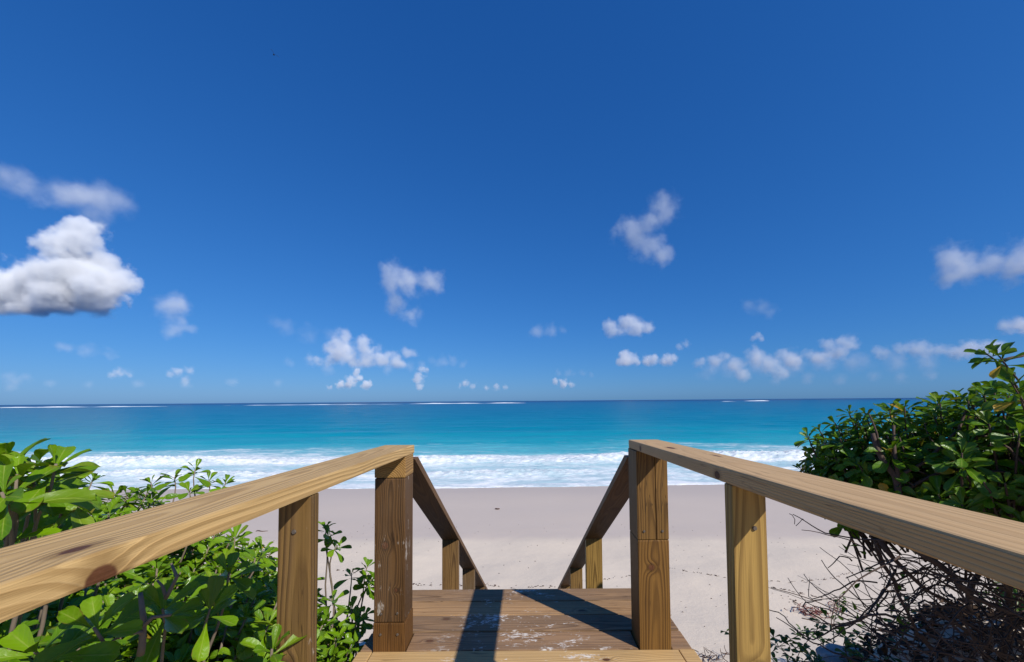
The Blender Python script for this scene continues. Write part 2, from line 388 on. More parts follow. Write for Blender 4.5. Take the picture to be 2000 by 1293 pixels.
def box_mesh(name, L, W, T, bev=0.004, ends=None):
    bm = bmesh.new(); bmesh.ops.create_cube(bm, size=1.0)
    for v in bm.verts: v.co = Vector((v.co.x * L, v.co.y * W, v.co.z * T))
    if ends:                                             # skewed end cuts: dx per unit of local z
        for v in bm.verts:
            e = ends[0] if v.co.x < 0 else ends[1]; v.co.x += e * v.co.z
    bmesh.ops.bevel(bm, geom=bm.edges[:], offset=bev, segments=2, affect='EDGES', profile=0.6)
    me = bpy.data.meshes.new(name); bm.to_mesh(me); bm.free()
    return me
AX_Y = Matrix(((0, 1, 0), (1, 0, 0), (0, 0, -1))).transposed()   # local X -> world Y, local Y -> world X, local Z -> world -Z
AX_Z = Matrix(((0, 0, 1), (1, 0, 0), (0, 1, 0))).transposed()    # local X -> world Z, local Y -> world X, local Z -> world Y
AX_X = Matrix.Identity(3)
def lumber(name, parent, mat, lo, hi, axis='X', bev=0.004, label=None, tilt=0.0, ends=None):
    lo = Vector(lo); hi = Vector(hi); c = (lo + hi) / 2; d = hi - lo
    if axis == 'X': L, W, T, rot = d.x, d.y, d.z, AX_X
    elif axis == 'Y': L, W, T, rot = d.y, d.x, d.z, Matrix(((0, -1, 0), (1, 0, 0), (0, 0, 1)))
    else: L, W, T, rot = d.z, d.x, d.y, Matrix(((0, 1, 0), (0, 0, 1), (1, 0, 0)))
    o = link(name, box_mesh(name, L, W, T, bev, ends), parent, mat)
    m = rot.to_4x4()
    if tilt: m = Matrix.Rotation(tilt, 4, 'X') @ m
    o.matrix_world = Matrix.Translation(c) @ m
    o.matrix_parent_inverse = Matrix.Identity(4)
    o.matrix_basis = Matrix.Translation(c - Vector(parent.location)) @ m
    if label: o['label'] = label
    return o
# note: with axis 'Y' local Y is world -X; with axis 'Z' local Y is world X and local Z is world Y

walk = empty('wooden_walkway', (0, 2.0, 0))
tag(walk, 'unpainted timber beach walkway with handrails and stairs going down to the sand', 'walkway')
SL = 0.0188
def rail_top(D, drop): return CAM.z - drop - SL * D
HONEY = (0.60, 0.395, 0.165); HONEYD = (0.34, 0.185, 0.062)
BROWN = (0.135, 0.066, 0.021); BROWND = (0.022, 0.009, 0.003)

def handrail(xa, xb, drop, y0, y1, mat, label):
    yc = (y0 + y1) / 2; zt = rail_top(yc, drop)
    o = lumber('handrail', walk, mat, (xa, y0, zt - 0.04), (xb, y1, zt), 'Y', 0.0045, label, tilt=-math.atan(SL))
    return o
# left rail: centre at y 0.42; local x = world y - 0.42, local y = -(world x + 0.606)
m = wood('rail_wood', HONEY, (0.27, 0.145, 0.042), pith=(0.012, -0.055), spacing=0.0075, taper=0.014, wob=0.008, seed=1.3, contrast=0.62, blot=0.10, checks=0.3,
         knots=((0.108, -0.036, 0.0225, 0.027, 0.012, 0.004), (0.106, -0.080, -0.017, 0.023, 0.02, 0.020)))
handrail(-0.680, -0.532, 0.175, -1.2, 2.045, m, 'pale honey handrail board with a dark red-brown knot')
m = wood('rail_wood', (0.56, 0.365, 0.175), (0.36, 0.205, 0.080), pith=(0.0, -0.16), spacing=0.005, taper=0.006, wob=0.007, seed=4.4, contrast=0.34, blot=0.12, checks=0.4,
         knots=((1.19, 0.02, 0.0205, 0.035, 0.013, 0.006), (0.70, 0.074, -0.006, 0.016, 0.012, 0.012), (1.42, 0.074, -0.004, 0.012, 0.01, 0.012), (0.92, -0.03, 0.0205, 0.03, 0.005, 0.004)))
handrail(0.530, 0.676, 0.158, -1.2, 2.045, m, 'sandy brown handrail board with its inner edge in shade')

# main posts
zl = rail_top(1.97, 0.175) - 0.0415; zr = rail_top(1.97, 0.158) - 0.0415
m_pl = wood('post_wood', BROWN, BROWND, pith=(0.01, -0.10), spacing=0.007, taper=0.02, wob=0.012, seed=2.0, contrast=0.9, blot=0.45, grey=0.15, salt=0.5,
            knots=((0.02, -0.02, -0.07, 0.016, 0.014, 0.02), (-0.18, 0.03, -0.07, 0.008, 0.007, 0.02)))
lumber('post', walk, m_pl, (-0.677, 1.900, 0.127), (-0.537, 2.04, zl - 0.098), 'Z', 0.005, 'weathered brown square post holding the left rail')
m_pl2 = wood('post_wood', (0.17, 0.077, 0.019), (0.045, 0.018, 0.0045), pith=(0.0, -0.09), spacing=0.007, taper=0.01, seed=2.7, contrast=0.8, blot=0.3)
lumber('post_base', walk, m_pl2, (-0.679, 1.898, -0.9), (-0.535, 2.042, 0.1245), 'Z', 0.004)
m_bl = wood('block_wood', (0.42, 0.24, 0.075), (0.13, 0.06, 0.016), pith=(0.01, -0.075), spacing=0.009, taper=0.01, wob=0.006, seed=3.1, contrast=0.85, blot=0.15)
lumber('post_cap_block', walk, m_bl, (-0.678, 1.899, zl - 0.0955), (-0.536, 2.041, zl + 0.0015), 'Y', 0.004, 'end-grain timber block under the left rail')
m_pr = wood('post_wood', (0.22, 0.110, 0.024), (0.045, 0.018, 0.004), pith=(0.0, -0.11), spacing=0.0085, taper=0.02, wob=0.010, seed=6.1, contrast=0.8, blot=0.3,
            knots=((0.57, -0.012, -0.07, 0.013, 0.014, 0.02),))
lumber('post', walk, m_pr, (0.527, 1.900, -0.9), (0.670, 2.043, 0.485), 'Z', 0.005, 'brown square post holding the right rail')
m_pr2 = wood('post_wood', (0.20, 0.105, 0.026), (0.042, 0.018, 0.005), pith=(0.02, -0.10), spacing=0.008, taper=0.012, seed=6.9, contrast=0.8, blot=0.35)
lumber('post_upper', walk, m_pr2, (0.527, 1.9005, 0.487), (0.611, 2.043, zr), 'Z', 0.003)
lumber('post_upper', walk, m_pr2, (0.6135, 1.901, 0.487), (0.670, 2.043, zr), 'Z', 0.003)

M_SCREW = None
def screw(part, loc, mat):
    v, f = tube([Vector((0, 0, 0)), Vector((0, -0.003, 0))], [0.0062, 0.0048], 10)
    o = bpy.data.objects.new('screw', mesh('screw', v, f)); o.data.materials.append(mat); COL.objects.link(o); o.parent = part
    o.matrix_parent_inverse = (Matrix.Translation(Vector(walk.location)) @ part.matrix_basis).inverted(); o.location = loc
t_ = NT('galvanised_steel'); M_SCREW = t_.done(t_.pbsdf(t_.mix(t_.noise(t_.tc(), 300, 2), (0.10, 0.075, 0.06), (0.22, 0.19, 0.16)), 0.5, 0.5, Metallic=0.6))
def face_screws(nm, spots):
    for (x, y, z) in spots:
        best = min((o for o in walk.children if o.name.split('.')[0] == nm), key=lambda o: (o.matrix_basis.translation + Vector(walk.location) - Vector((x, y, z))).length)
        screw(best, (x, y, z), M_SCREW)
# middle uprights under the rails
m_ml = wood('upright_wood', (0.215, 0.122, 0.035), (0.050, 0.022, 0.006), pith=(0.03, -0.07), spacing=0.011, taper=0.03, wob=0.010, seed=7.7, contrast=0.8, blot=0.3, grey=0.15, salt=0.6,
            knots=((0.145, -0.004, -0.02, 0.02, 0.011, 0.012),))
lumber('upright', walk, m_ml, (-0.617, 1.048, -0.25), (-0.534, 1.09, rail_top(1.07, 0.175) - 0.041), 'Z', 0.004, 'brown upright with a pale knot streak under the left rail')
m_mr = wood('upright_wood', (0.40, 0.25, 0.070), (0.10, 0.050, 0.012), pith=(0.0, -0.05), spacing=0.013, taper=0.034, wob=0.008, seed=9.2, contrast=0.75, blot=0.12,
            knots=((0.125, 0.006, -0.02, 0.017, 0.014, 0.012),))
lumber('upright', walk, m_mr, (0.532, 1.048, -0.25), (0.617, 1.09, rail_top(1.07, 0.158) - 0.041), 'Z', 0.004, 'yellowish upright with arched grain under the right rail')
for s in (-1, 1):
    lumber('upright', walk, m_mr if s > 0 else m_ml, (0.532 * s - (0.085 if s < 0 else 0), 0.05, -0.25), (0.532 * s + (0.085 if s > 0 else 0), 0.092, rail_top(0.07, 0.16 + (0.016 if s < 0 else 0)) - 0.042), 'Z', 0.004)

face_screws('post_upper', [(0.556, 1.899, 0.525), (0.640, 1.8995, 0.525)])
face_screws('post_base', [(-0.645, 1.8965, 0.075), (-0.568, 1.8965, 0.075)])
face_screws('post', [(-0.643, 1.8985, 0.165), (-0.570, 1.8985, 0.168)])
face_screws('upright', [(0.585, 1.0465, 0.80), (-0.575, 1.0465, 0.80)])
# deck boards, nearest the stairs first
DW = 0.1445; PITCHB = 0.1515
tones = [((0.37, 0.225, 0.115), (0.10, 0.05, 0.022), 0.4), ((0.48, 0.285, 0.13), (0.18, 0.085, 0.032), 0.2), ((0.33, 0.20, 0.105), (0.08, 0.042, 0.02), 0.8),
         ((0.37, 0.22, 0.115), (0.11, 0.057, 0.027), 1.2), ((0.60, 0.395, 0.175), (0.36, 0.20, 0.07), 0.5)]
for k in range(26):
    y1 = 2.505 - k * PITCHB; y0 = y1 - DW
    a, b, dr = tones[k] if k < 5 else tones[(k * 3 + 1) % 5]
    m = wood('deck_wood', a, b, pith=(random.uniform(-0.04, 0.04), -random.uniform(0.02, 0.07)), spacing=0.0075, taper=random.uniform(-0.02, 0.02), wob=0.009,
             seed=20 + k * 1.7, contrast=0.7, drop=dr, blot=0.25, grey=0.25 if k != 4 else 0.05,
             knots=((random.uniform(-0.45, 0.5), random.uniform(-0.04, 0.04), 0.019, 0.018, 0.009, 0.01),) if k < 6 else ())
    if k == 3:
        spans = [(-0.740, -0.6835), (-0.531, 0.5225), (0.6745, 0.765)]
    elif k >= 4:
        spans = [(-0.745, -0.682), (-0.679, 0.698), (0.701, 0.770)]
    else: spans = [(-0.738, 0.763)]
    for (xa, xb) in spans:
        dz = random.uniform(-0.0015, 0.0015)
        lumber('deck_board', walk, m, (xa, y0, -0.038 + dz), (xb, y1, dz), 'X', 0.004)
# framing under the deck
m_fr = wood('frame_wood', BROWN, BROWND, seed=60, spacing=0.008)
for xa in (-0.70, -0.02, 0.69):
    lumber('joist', walk, m_fr, (xa, -1.4, -0.235), (xa + 0.04, 2.43, -0.0405), 'Y', 0.004)
lumber('end_joist', walk, m_fr, (-0.705, 2.4325, -0.235), (0.735, 2.4725, -0.0405), 'X', 0.004)
for xa in (-0.62, 0.58):
    lumber('support_post', walk, m_fr, (xa, 0.35, ground(xa, 0.4) - 0.4), (xa + 0.09, 0.44, -0.237), 'Z', 0.004)

# stairs
ST = 0.607; RUN = 0.297; RISE = RUN * ST
nst = 12
m_st = wood('stair_wood', (0.34, 0.21, 0.105), (0.14, 0.075, 0.033), seed=70, spacing=0.008, drop=0.0, grey=0.2)
for k in range(nst):
    z = -RISE * (k + 1); y0 = 2.53 + k * RUN
    for j in range(2):
        lumber('stair_tread', walk, m_st, (-0.60, y0 + j * 0.147, z - 0.038), (0.605, y0 + j * 0.147 + 0.142, z), 'X', 0.004)
def sloped(name, xa, xb, ya, za, yb, zb, th, mat, label=None, level=False):
    """a member running down the stairs; (ya,za)-(yb,zb) is its lower edge"""
    L = math.hypot(yb - ya, zb - za); ang = math.atan2(zb - za, yb - ya)
    k = math.tan(ang)
    o = link(name, box_mesh(name, L, xb - xa, th, 0.004, ends=(-1.0 / k if level else k, k)), walk, mat)
    rot = Matrix.Rotation(ang, 4, 'X') @ Matrix(((0, -1, 0), (1, 0, 0), (0, 0, 1))).to_4x4()
    c = Vector(((xa + xb) / 2, (ya + yb) / 2, (za + zb) / 2)) + Vector((0, -math.sin(ang), math.cos(ang))) * th / 2
    o.matrix_parent_inverse = Matrix.Identity(4); o.matrix_basis = Matrix.Translation(c - Vector(walk.location)) @ rot
    if label: o['label'] = label
yb_ = 6.75
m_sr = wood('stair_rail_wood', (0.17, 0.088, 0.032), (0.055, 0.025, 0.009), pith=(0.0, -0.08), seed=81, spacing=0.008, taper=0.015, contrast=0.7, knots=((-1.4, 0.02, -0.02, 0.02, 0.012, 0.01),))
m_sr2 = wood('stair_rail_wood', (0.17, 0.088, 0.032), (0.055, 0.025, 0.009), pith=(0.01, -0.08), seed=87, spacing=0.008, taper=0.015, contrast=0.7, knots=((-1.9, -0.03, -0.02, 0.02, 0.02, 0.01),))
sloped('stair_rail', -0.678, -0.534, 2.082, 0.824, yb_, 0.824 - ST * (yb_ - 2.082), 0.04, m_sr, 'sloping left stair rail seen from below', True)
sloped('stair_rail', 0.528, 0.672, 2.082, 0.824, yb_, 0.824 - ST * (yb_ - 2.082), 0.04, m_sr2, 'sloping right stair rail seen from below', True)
for s in (-1, 1):
    xa = -0.645 if s < 0 else 0.610
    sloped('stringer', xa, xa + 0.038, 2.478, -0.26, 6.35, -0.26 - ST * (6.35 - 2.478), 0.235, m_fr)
m_sp = [wood('stair_post_wood', a, b, pith=(q, -0.05), seed=90 + i * 3, spacing=0.011, taper=0.03, contrast=0.85, blot=0.25, grey=g) for i, (a, b, q, g) in enumerate((
    ((0.24, 0.135, 0.045), (0.075, 0.035, 0.011), 0.02, 0.1), ((0.19, 0.115, 0.05), (0.055, 0.028, 0.011), -0.03, 0.5), ((0.33, 0.20, 0.05), (0.075, 0.038, 0.009), 0.0, 0.0), ((0.25, 0.145, 0.045), (0.075, 0.038, 0.012), 0.03, 0.0)))]
for s in (-1, 1):
    for j, D in enumerate((3.50, 4.68, 5.86)):
        mm = m_sp[(0 if s < 0 else 2) + min(j, 1)]
        zt = 0.824 - ST * (D - 2.082)
        xa = -0.690 if s < 0 else 0.652; xb = xa + 0.038
        # a flat upright board whose broad face looks up the stairs
        xa = -0.676 if s < 0 else 0.534; xb = xa + 0.136
        o = lumber('stair_post', walk, mm, (xa, D, -0.30 - ST * (D - 2.478)), (xb, D + 0.06, zt - 0.018), 'Z', 0.004, ends=(0, -ST))

# ------------------------------------------------------------------ plants
def leaf_variant(seed):
    r = random.Random(seed); n = 6
    wmax = r.uniform(0.19, 0.235); curl = r.uniform(0.05, 0.32); cup = r.uniform(0.15, 0.5); twist = r.uniform(-0.25, 0.25); wav = r.uniform(-0.03, 0.03)
    prof = [0.0, 0.0, 0.40, 0.74, 0.96, 0.97, 0.70, 0.16]; ts = [0.0, 0.15, 0.35, 0.55, 0.72, 0.87, 0.96, 1.0]; n = 7
    v = []; f = []
    for i, (t, w) in enumerate(zip(ts, prof)):
        w = w * wmax
        if i == 0: w = 0.016
        if i == 1: w = 0.036
        for j in (-1, -0.5, 0, 0.5, 1):
            yy = j * w; zz = cup * abs(j) ** 1.5 * w * 1.3 - curl * t * t + wav * math.sin(7 * t + 2 * j)
            if j == 0: zz -= 0.012
            a = twist * t; v.append((t - 0.12 * curl * t * t - (0.03 * j * j if i == 7 else 0), yy * math.cos(a), zz + yy * math.sin(a)))
    for i in range(n):
        for j in range(4):
            a = i * 5 + j; f.append((a, a + 1, a + 6, a + 5))
    return np.array(v, dtype=np.float32), f
LEAF_UV = np.array([(j, t) for t in (0.0, 0.15, 0.35, 0.55, 0.72, 0.87, 0.96, 1.0) for j in (-1, -0.5, 0, 0.5, 1)], dtype=np.float32)
def leaf_attr(me, n):
    for k, nm in enumerate(('across', 'along')):
        a = me.attributes.new(nm, 'FLOAT', 'POINT'); a.data.foreach_set('value', np.tile(LEAF_UV[:, k], n))
LEAVES = [leaf_variant(s) for s in range(8)]

def leaf_mat(name, a, b, dryp=0.992):
    t = NT(name)
    oi = t.n.new('ShaderNodeObjectInfo'); g = t.geo()
    rnd = t.math('FRACT', t.math('ADD', t.math('MULTIPLY', oi.outputs['Random'], 7.13), t.math('MULTIPLY', g.outputs['Random Per Island'], 5.31)))
    rnd2 = t.math('FRACT', t.math('MULTIPLY', rnd, 17.7))
    c = t.mix(rnd, a, b)
    c = t.mix(t.mr(rnd2, 0.86, 1.0, 0, 0.7), c, (0.20, 0.27, 0.012))
    c = t.mix(t.mr(rnd2, dryp, dryp + 0.002, 0, 1, False), c, (0.50, 0.30, 0.03))
    p = g.outputs['Position']
    n = t.noise(p, 28, 3, 0.6)
    c = t.mix(t.math('MULTIPLY', t.mr(n, 0.45, 0.8), 0.3), c, (0.17, 0.22, 0.02))
    ax_ = t.n.new('ShaderNodeAttribute'); ax_.attribute_name = 'across'; al_ = t.n.new('ShaderNodeAttribute'); al_.attribute_name = 'along'
    ac = t.math('ABSOLUTE', ax_.outputs['Fac']); al = al_.outputs['Fac']
    rib = t.math('MULTIPLY', t.mr(ac, 0.03, 0.11, 1.0, 0.0), t.mr(al, 0.75, 0.95, 1.0, 0.2))
    vein = t.math('POWER', t.math('ABSOLUTE', t.math('SINE', t.math('ADD', t.math('MULTIPLY', al, 19.0), t.math('MULTIPLY', ac, -5.0)))), 12.0)
    c = t.mix(t.math('MULTIPLY', rib, 0.55), c, (0.30, 0.38, 0.06))
    c = t.mix(t.math('MULTIPLY', vein, 0.13), c, (0.26, 0.36, 0.05))
    burn = t.math('MULTIPLY', t.mr(t.math('ADD', t.math('MAXIMUM', ac, t.math('MULTIPLY', al, 1.0)), t.math('MULTIPLY', t.math('SUBTRACT', n, 0.5), 0.5)), 0.90, 1.06), t.mr(t.math('FRACT', t.math('MULTIPLY', rnd, 41.3)), 0.62, 0.85))
    c = t.mix(t.math('MULTIPLY', burn, 0.8), c, (0.20, 0.11, 0.025))
    hole = t.math('MULTIPLY', t.mr(t.noise(p, 95, 2, 0.5), 0.70, 0.74), t.mr(t.math('FRACT', t.math('MULTIPLY', rnd, 23.9)), 0.6, 0.8))
    c = t.mix(t.math('MULTIPLY', hole, 0.8), c, (0.14, 0.08, 0.02))
    bmp = t.bump(t.math('ADD', t.noise(p, 70, 2, 0.5), t.math('ADD', t.math('MULTIPLY', rib, -0.5), t.math('MULTIPLY', vein, 0.12))), 0.35, 0.004)
    d = t.pbsdf(c, t.mr(rnd2, 0, 1, 0.26, 0.44), 0.34, bmp)
    tr = t.n.new('ShaderNodeBsdfTranslucent'); t.put(tr.inputs[0], t.mix(0.5, c, (0.28, 0.46, 0.01)))
    mx = t.n.new('ShaderNodeMixShader'); mx.inputs[0].default_value = 0.24
    t.l.new(d, mx.inputs[1]); t.l.new(tr.outputs[0], mx.inputs[2])
    return t.done(mx.outputs[0])
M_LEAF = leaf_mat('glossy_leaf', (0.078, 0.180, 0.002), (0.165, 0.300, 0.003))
M_LEAF_SHADE = leaf_mat('shaded_glossy_leaf', (0.045, 0.125, 0.004), (0.100, 0.215, 0.004), 0.975)  # same leaf, with the shade of the right side put into its colour
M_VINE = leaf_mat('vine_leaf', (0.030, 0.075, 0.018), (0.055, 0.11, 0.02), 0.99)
def bark_mat(name, a, b):
    t = NT(name); p = t.tc('Object'); n = t.noise(t.vm('MULTIPLY', p, (1, 1, 0.6)), 24, 4, 0.65)
    g = t.noise(p, 2.5, 2, 0.5)
    return t.done(t.pbsdf(t.mix(t.math('ADD', t.math('MULTIPLY', n, 0.7), t.math('MULTIPLY', g, 0.3)), a, b), 0.8, 0.2, t.bump(n, 0.6, 0.004)))
M_BARK = bark_mat('grey_bark', (0.10, 0.07, 0.05), (0.30, 0.24, 0.18))
M_BARK_D = bark_mat('brown_bark', (0.045, 0.028, 0.022), (0.13, 0.09, 0.07))
M_GREEN_STEM = bark_mat('green_stem', (0.09, 0.14, 0.03), (0.22, 0.22, 0.08))

def leaf_frame(pos, d, up, L):
    d = d.normalized(); yv = up.cross(d)
    if yv.length < 1e-4: yv = Vector((0, 1, 0)).cross(d)
    yv.normalize(); zv = d.cross(yv)
    m = Matrix(((d.x, yv.x, zv.x, pos.x), (d.y, yv.y, zv.y, pos.y), (d.z, yv.z, zv.z, pos.z), (0, 0, 0, 1)))
    return m @ Matrix.Scale(L, 4)
def rosette(c, axis, size, rnd, n=None, out=None):
    axis = axis.normalized()
    u = axis.orthogonal().normalized(); w = axis.cross(u)
    n = n or rnd.randint(9, 13); ph0 = rnd.random() * 6.28
    for k in range(n):
        q = k / (n - 1)                                    # 0 outer .. 1 inner
        el = R(-12 + 78 * q ** 1.2 + rnd.uniform(-10, 10)); ph = ph0 + k * 2.39996 + rnd.uniform(-0.2, 0.2)
        rad = u * math.cos(ph) + w * math.sin(ph)
        d = rad * math.cos(el) + axis * math.sin(el); up = axis * math.cos(el) - rad * math.sin(el)
        L = size * (1.0 - 0.45 * q ** 1.5) * rnd.uniform(0.68, 1.15)
        pos = c - axis * size * 0.42 * (1 - q) + rad * 0.004
        up = (up + Vector((rnd.uniform(-.2, .2), rnd.uniform(-.2, .2), rnd.uniform(-.2, .2)))).normalized()
        out.append((leaf_frame(pos, d, up, L), rnd.randrange(8)))

def project(p):
    v = p - CAM
    if v.y < 0.05: return None
    return 1018 + 800 * v.x / v.y, 783 - 800 * v.z / v.y + (1000 - (1018 + 800 * v.x / v.y)) * 0.008, v.y
def bez(a, b, c, d, n):
    out = []
    for i in range(n):
        t = i / (n - 1); s = 1 - t
        out.append(a * s ** 3 + b * 3 * s * s * t + c * 3 * s * t * t + d * t ** 3)
    return out
def wig(pts, amp, rnd):
    k = rnd.random() * 100
    return [p + (Vector(mnoise.noise_vector(p * 5 + Vector((k, k, k)))) * amp if 0 < i else Vector((0, 0, 0))) for i, p in enumerate(pts)]

def build_plant(root, leaves, stems, mat, bark, leaf_meshes, maxparts=300):
    """leaves: list of (matrix, variant); stems: list of (points, radii, big). The leaves that show largest become parts."""
    loc = Vector(root.location)
    cells = {}
    for i, (m, var) in enumerate(leaves):
        mid = m @ Vector((0.6, 0, 0)); q = project(mid)
        if q is None or not (-30 < q[0] < 2030 and 600 < q[1] < 1320): continue
        key = (int(q[0] // 15), int(q[1] // 15))
        if key not in cells or cells[key][0] > q[2]: cells[key] = (q[2], i)
    size = lambda i: leaves[i][0].to_scale().x
    pick = sorted(cells.values(), key=lambda e: e[0] / size(e[1]))[:maxparts]
    ids = set(e[1] for e in pick)
    V = []; Fc = []; off = 0
    for i, (m, var) in enumerate(leaves):
        if i in ids:
            o = bpy.data.objects.new('leaf', leaf_meshes[var]); COL.objects.link(o); o.parent = root
            o.matrix_basis = Matrix.Translation(-loc) @ m
        else:
            v, f = LEAVES[var]; a = np.array(m)
            V.append(v @ a[:3, :3].T + a[:3, 3] - np.array(loc)); Fc.append(np.array(f) + off); off += len(v)
    if V:
        me = mesh('foliage', np.concatenate(V), np.concatenate(Fc), True); me.materials.append(mat); leaf_attr(me, len(V))
        o = bpy.data.objects.new('foliage', me); COL.objects.link(o); o.parent = root; o['kind'] = 'stuff'
    tv = []; tf = []; off = 0
    for pts, rad, big in stems:
        v, f = tube([p - loc for p in map(Vector, pts)], rad, 7 if big else 5)
        if big:
            me = mesh('branch', v, f, True); me.materials.append(bark)
            o = bpy.data.objects.new('branch', me); COL.objects.link(o); o.parent = root
        else:
            tv += [tuple(p) for p in v]; tf += [tuple(i + off for i in q) for q in f]; off += len(v)
    if tv:
        me = mesh('twigs', tv, tf, True); me.materials.append(bark)
        o = bpy.data.objects.new('twigs', me); COL.objects.link(o); o.parent = root; o['kind'] = 'stuff'
def leaf_meshes_for(mat):
    out = []
    for k, (v, f) in enumerate(LEAVES):
        me = mesh('leaf', v, f, True); me.materials.append(mat); leaf_attr(me, 1); out.append(me)
    return out
LM = leaf_meshes_for(M_LEAF); LMD = leaf_meshes_for(M_LEAF_SHADE); LMV = leaf_meshes_for(M_VINE)

def shell_points(blobs, spacing, rnd, jitter=0.12, zmin=-99, layers=((1.0, 1.0),)):
    """points with outward normals spread over a union of ellipsoids"""
    res = []
    for frac, dens in layers:
        for bi, (c, r) in enumerate(blobs):
            c = Vector(c); area = 4 * math.pi * ((r[0] * r[1]) ** 1.6 / 3 + (r[0] * r[2]) ** 1.6 / 3 + (r[1] * r[2]) ** 1.6 / 3) ** (1 / 1.6)
            n = int(area / spacing ** 2 * dens)
            for k in range(n):
                zc = 1 - 2 * (k + 0.5) / n; a = k * 2.39996 + rnd.uniform(-.25, .25); s = math.sqrt(max(0, 1 - zc * zc))
                u = Vector((s * math.cos(a), s * math.sin(a), zc))
                sc = frac * (1 + rnd.uniform(-jitter, jitter) + 0.16 * mnoise.noise(Vector((u.x * 2.3 + bi * 7, u.y * 2.3, u.z * 2.3))))
                p = c + Vector((u.x * r[0], u.y * r[1], u.z * r[2])) * sc
                if p.z < zmin: continue
                inside = False
                for bj, (c2, r2) in enumerate(blobs):
                    if bj != bi:
                        d = p - Vector(c2)
                        if (d.x / r2[0]) ** 2 + (d.y / r2[1]) ** 2 + (d.z / r2[2]) ** 2 < (0.82 * frac) ** 2: inside = True; break
                if inside: continue
                nrm = Vector((u.x / r[0], u.y / r[1], u.z / r[2])).normalized()
                res.append((p, nrm, frac))
    return res
def keep_clear(p):
    """the walkway, the rails and the camera stay free of foliage"""
    if -0.80 < p.x < 0.82 and p.y < 6.6: return False
    return (p - CAM).length > 0.55

def shrub(name, label, cat, rootpos, blobs, spacing, size, mat, lm, bark, seed, zmin, extra=(), ups=0.9, layers=((1.0, 1.0), (0.78, 0.6)), maxparts=300, group=None, stem_every=1, test=None):
    rnd = random.Random(seed); root = empty(name, rootpos); tag(root, label, cat, group)
    leaves = []; stems = []; rp = Vector(rootpos)
    pts = shell_points(blobs, spacing, rnd, zmin=zmin, layers=layers)
    for i, (p, nrm, fr) in enumerate(pts):
        if not keep_clear(p) or (test and not test(p)): continue
        ax = (nrm + Vector((0, 0, ups)) + Vector((rnd.uniform(-.35, .35), rnd.uniform(-.35, .35), rnd.uniform(-.2, .3)))).normalized()
        sz = size * rnd.uniform(0.8, 1.2)
        rosette(p, ax, sz, rnd, None, leaves)
        if i % stem_every == 0:
            b = p - ax * sz * rnd.uniform(1.5, 3.2); b = b.lerp(rp, 0.12)
            stems.append((bez(p, p - ax * sz * 0.8, b.lerp(p, 0.3), b, 5), [0.0035, 0.0045, 0.005, 0.006, 0.0065], False))
    for (p, ax, sz, base) in extra:                       # single sprigs standing out of the canopy
        rosette(p, ax, sz, rnd, rnd.randint(8, 11), leaves)
        stems.append((wig(bez(p, p - ax.normalized() * sz * 1.4, base.lerp(p, 0.35), base, 9), 0.012, rnd), [0.0028 + 0.0004 * k for k in range(9)], True))
    return root, leaves, stems, rnd

# --- left: big shrub right beside the rail
EX = []
def sprig(px, py, D, ax, sz, base): return (at(px, py, D), Vector(ax), sz, Vector(base))
ex = [sprig(75, 908, 1.02, (0.2, -0.2, 1), 0.115, (-1.35, 1.1, 0.45)), sprig(20, 905, 1.0, (-0.1, -0.2, 1), 0.12, (-1.4, 1.05, 0.45)), sprig(75, 945, 1.0, (0.3, -0.5, 0.8), 0.115, (-1.35, 1.1, 0.4)), sprig(140, 950, 1.15, (0.5, -0.3, 0.8), 0.105, (-1.4, 1.2, 0.35)), sprig(55, 975, 1.1, (0.1, -0.5, 0.8), 0.12, (-1.5, 1.2, 0.3)), sprig(160, 985, 1.3, (0.2, -0.4, 0.9), 0.11, (-1.6, 1.4, 0.2)), sprig(220, 1000, 1.4, (0.2, -0.4, 0.9), 0.11, (-1.6, 1.5, 0.2)),
      sprig(40, 925, 0.92, (0.1, -0.25, 1), 0.125, (-1.35, 1.0, 0.45)), sprig(115, 905, 0.98, (0.45, -0.1, 0.9), 0.118, (-1.3, 1.05, 0.4)),
      sprig(12, 960, 0.88, (0.2, -0.5, 0.7), 0.12, (-1.3, 1.0, 0.4)), sprig(20, 1040, 0.95, (0.1, -0.4, 1), 0.12, (-1.4, 1.0, 0.3)),
      sprig(105, 1035, 1.15, (0.1, -0.6, 0.8), 0.125, (-1.5, 1.2, 0.2)), sprig(60, 1000, 1.25, (0.2, -0.4, 0.8), 0.12, (-1.7, 1.3, 0.2)),
      sprig(455, 1110, 1.25, (0.25, -0.35, 0.9), 0.11, (-1.1, 1.35, 0.1)), sprig(540, 1255, 1.0, (0.2, -0.4, 0.9), 0.10, (-0.85, 1.1, 0.0)),
      sprig(200, 1215, 0.86, (0.15, -0.6, 0.8), 0.13, (-1.0, 0.95, 0.1)), sprig(90, 1260, 0.8, (0.1, -0.6, 0.8), 0.12, (-1.0, 0.9, 0.1)),
      sprig(330, 1180, 1.02, (0.3, -0.5, 0.9), 0.125, (-1.0, 1.15, 0.1)), sprig(420, 1180, 1.12, (0.4, -0.3, 0.9), 0.12, (-0.95, 1.25, 0.1))]
root, lv, st, rnd = shrub('leafy_shrub', 'dense bright green shrub pressing against the outside of the left rail', 'shrub', (-1.7, 1.1, ground(-1.7, 1.1)),
      [((-1.80, 0.80, -0.02), (0.86, 0.95, 0.60)), ((-1.42, 1.55, -0.10), (0.60, 0.62, 0.50)), ((-1.15, 0.85, -0.15), (0.36, 0.7, 0.55))],
      0.088, 0.106, M_LEAF, LM, M_BARK, 5, -0.75, ex)
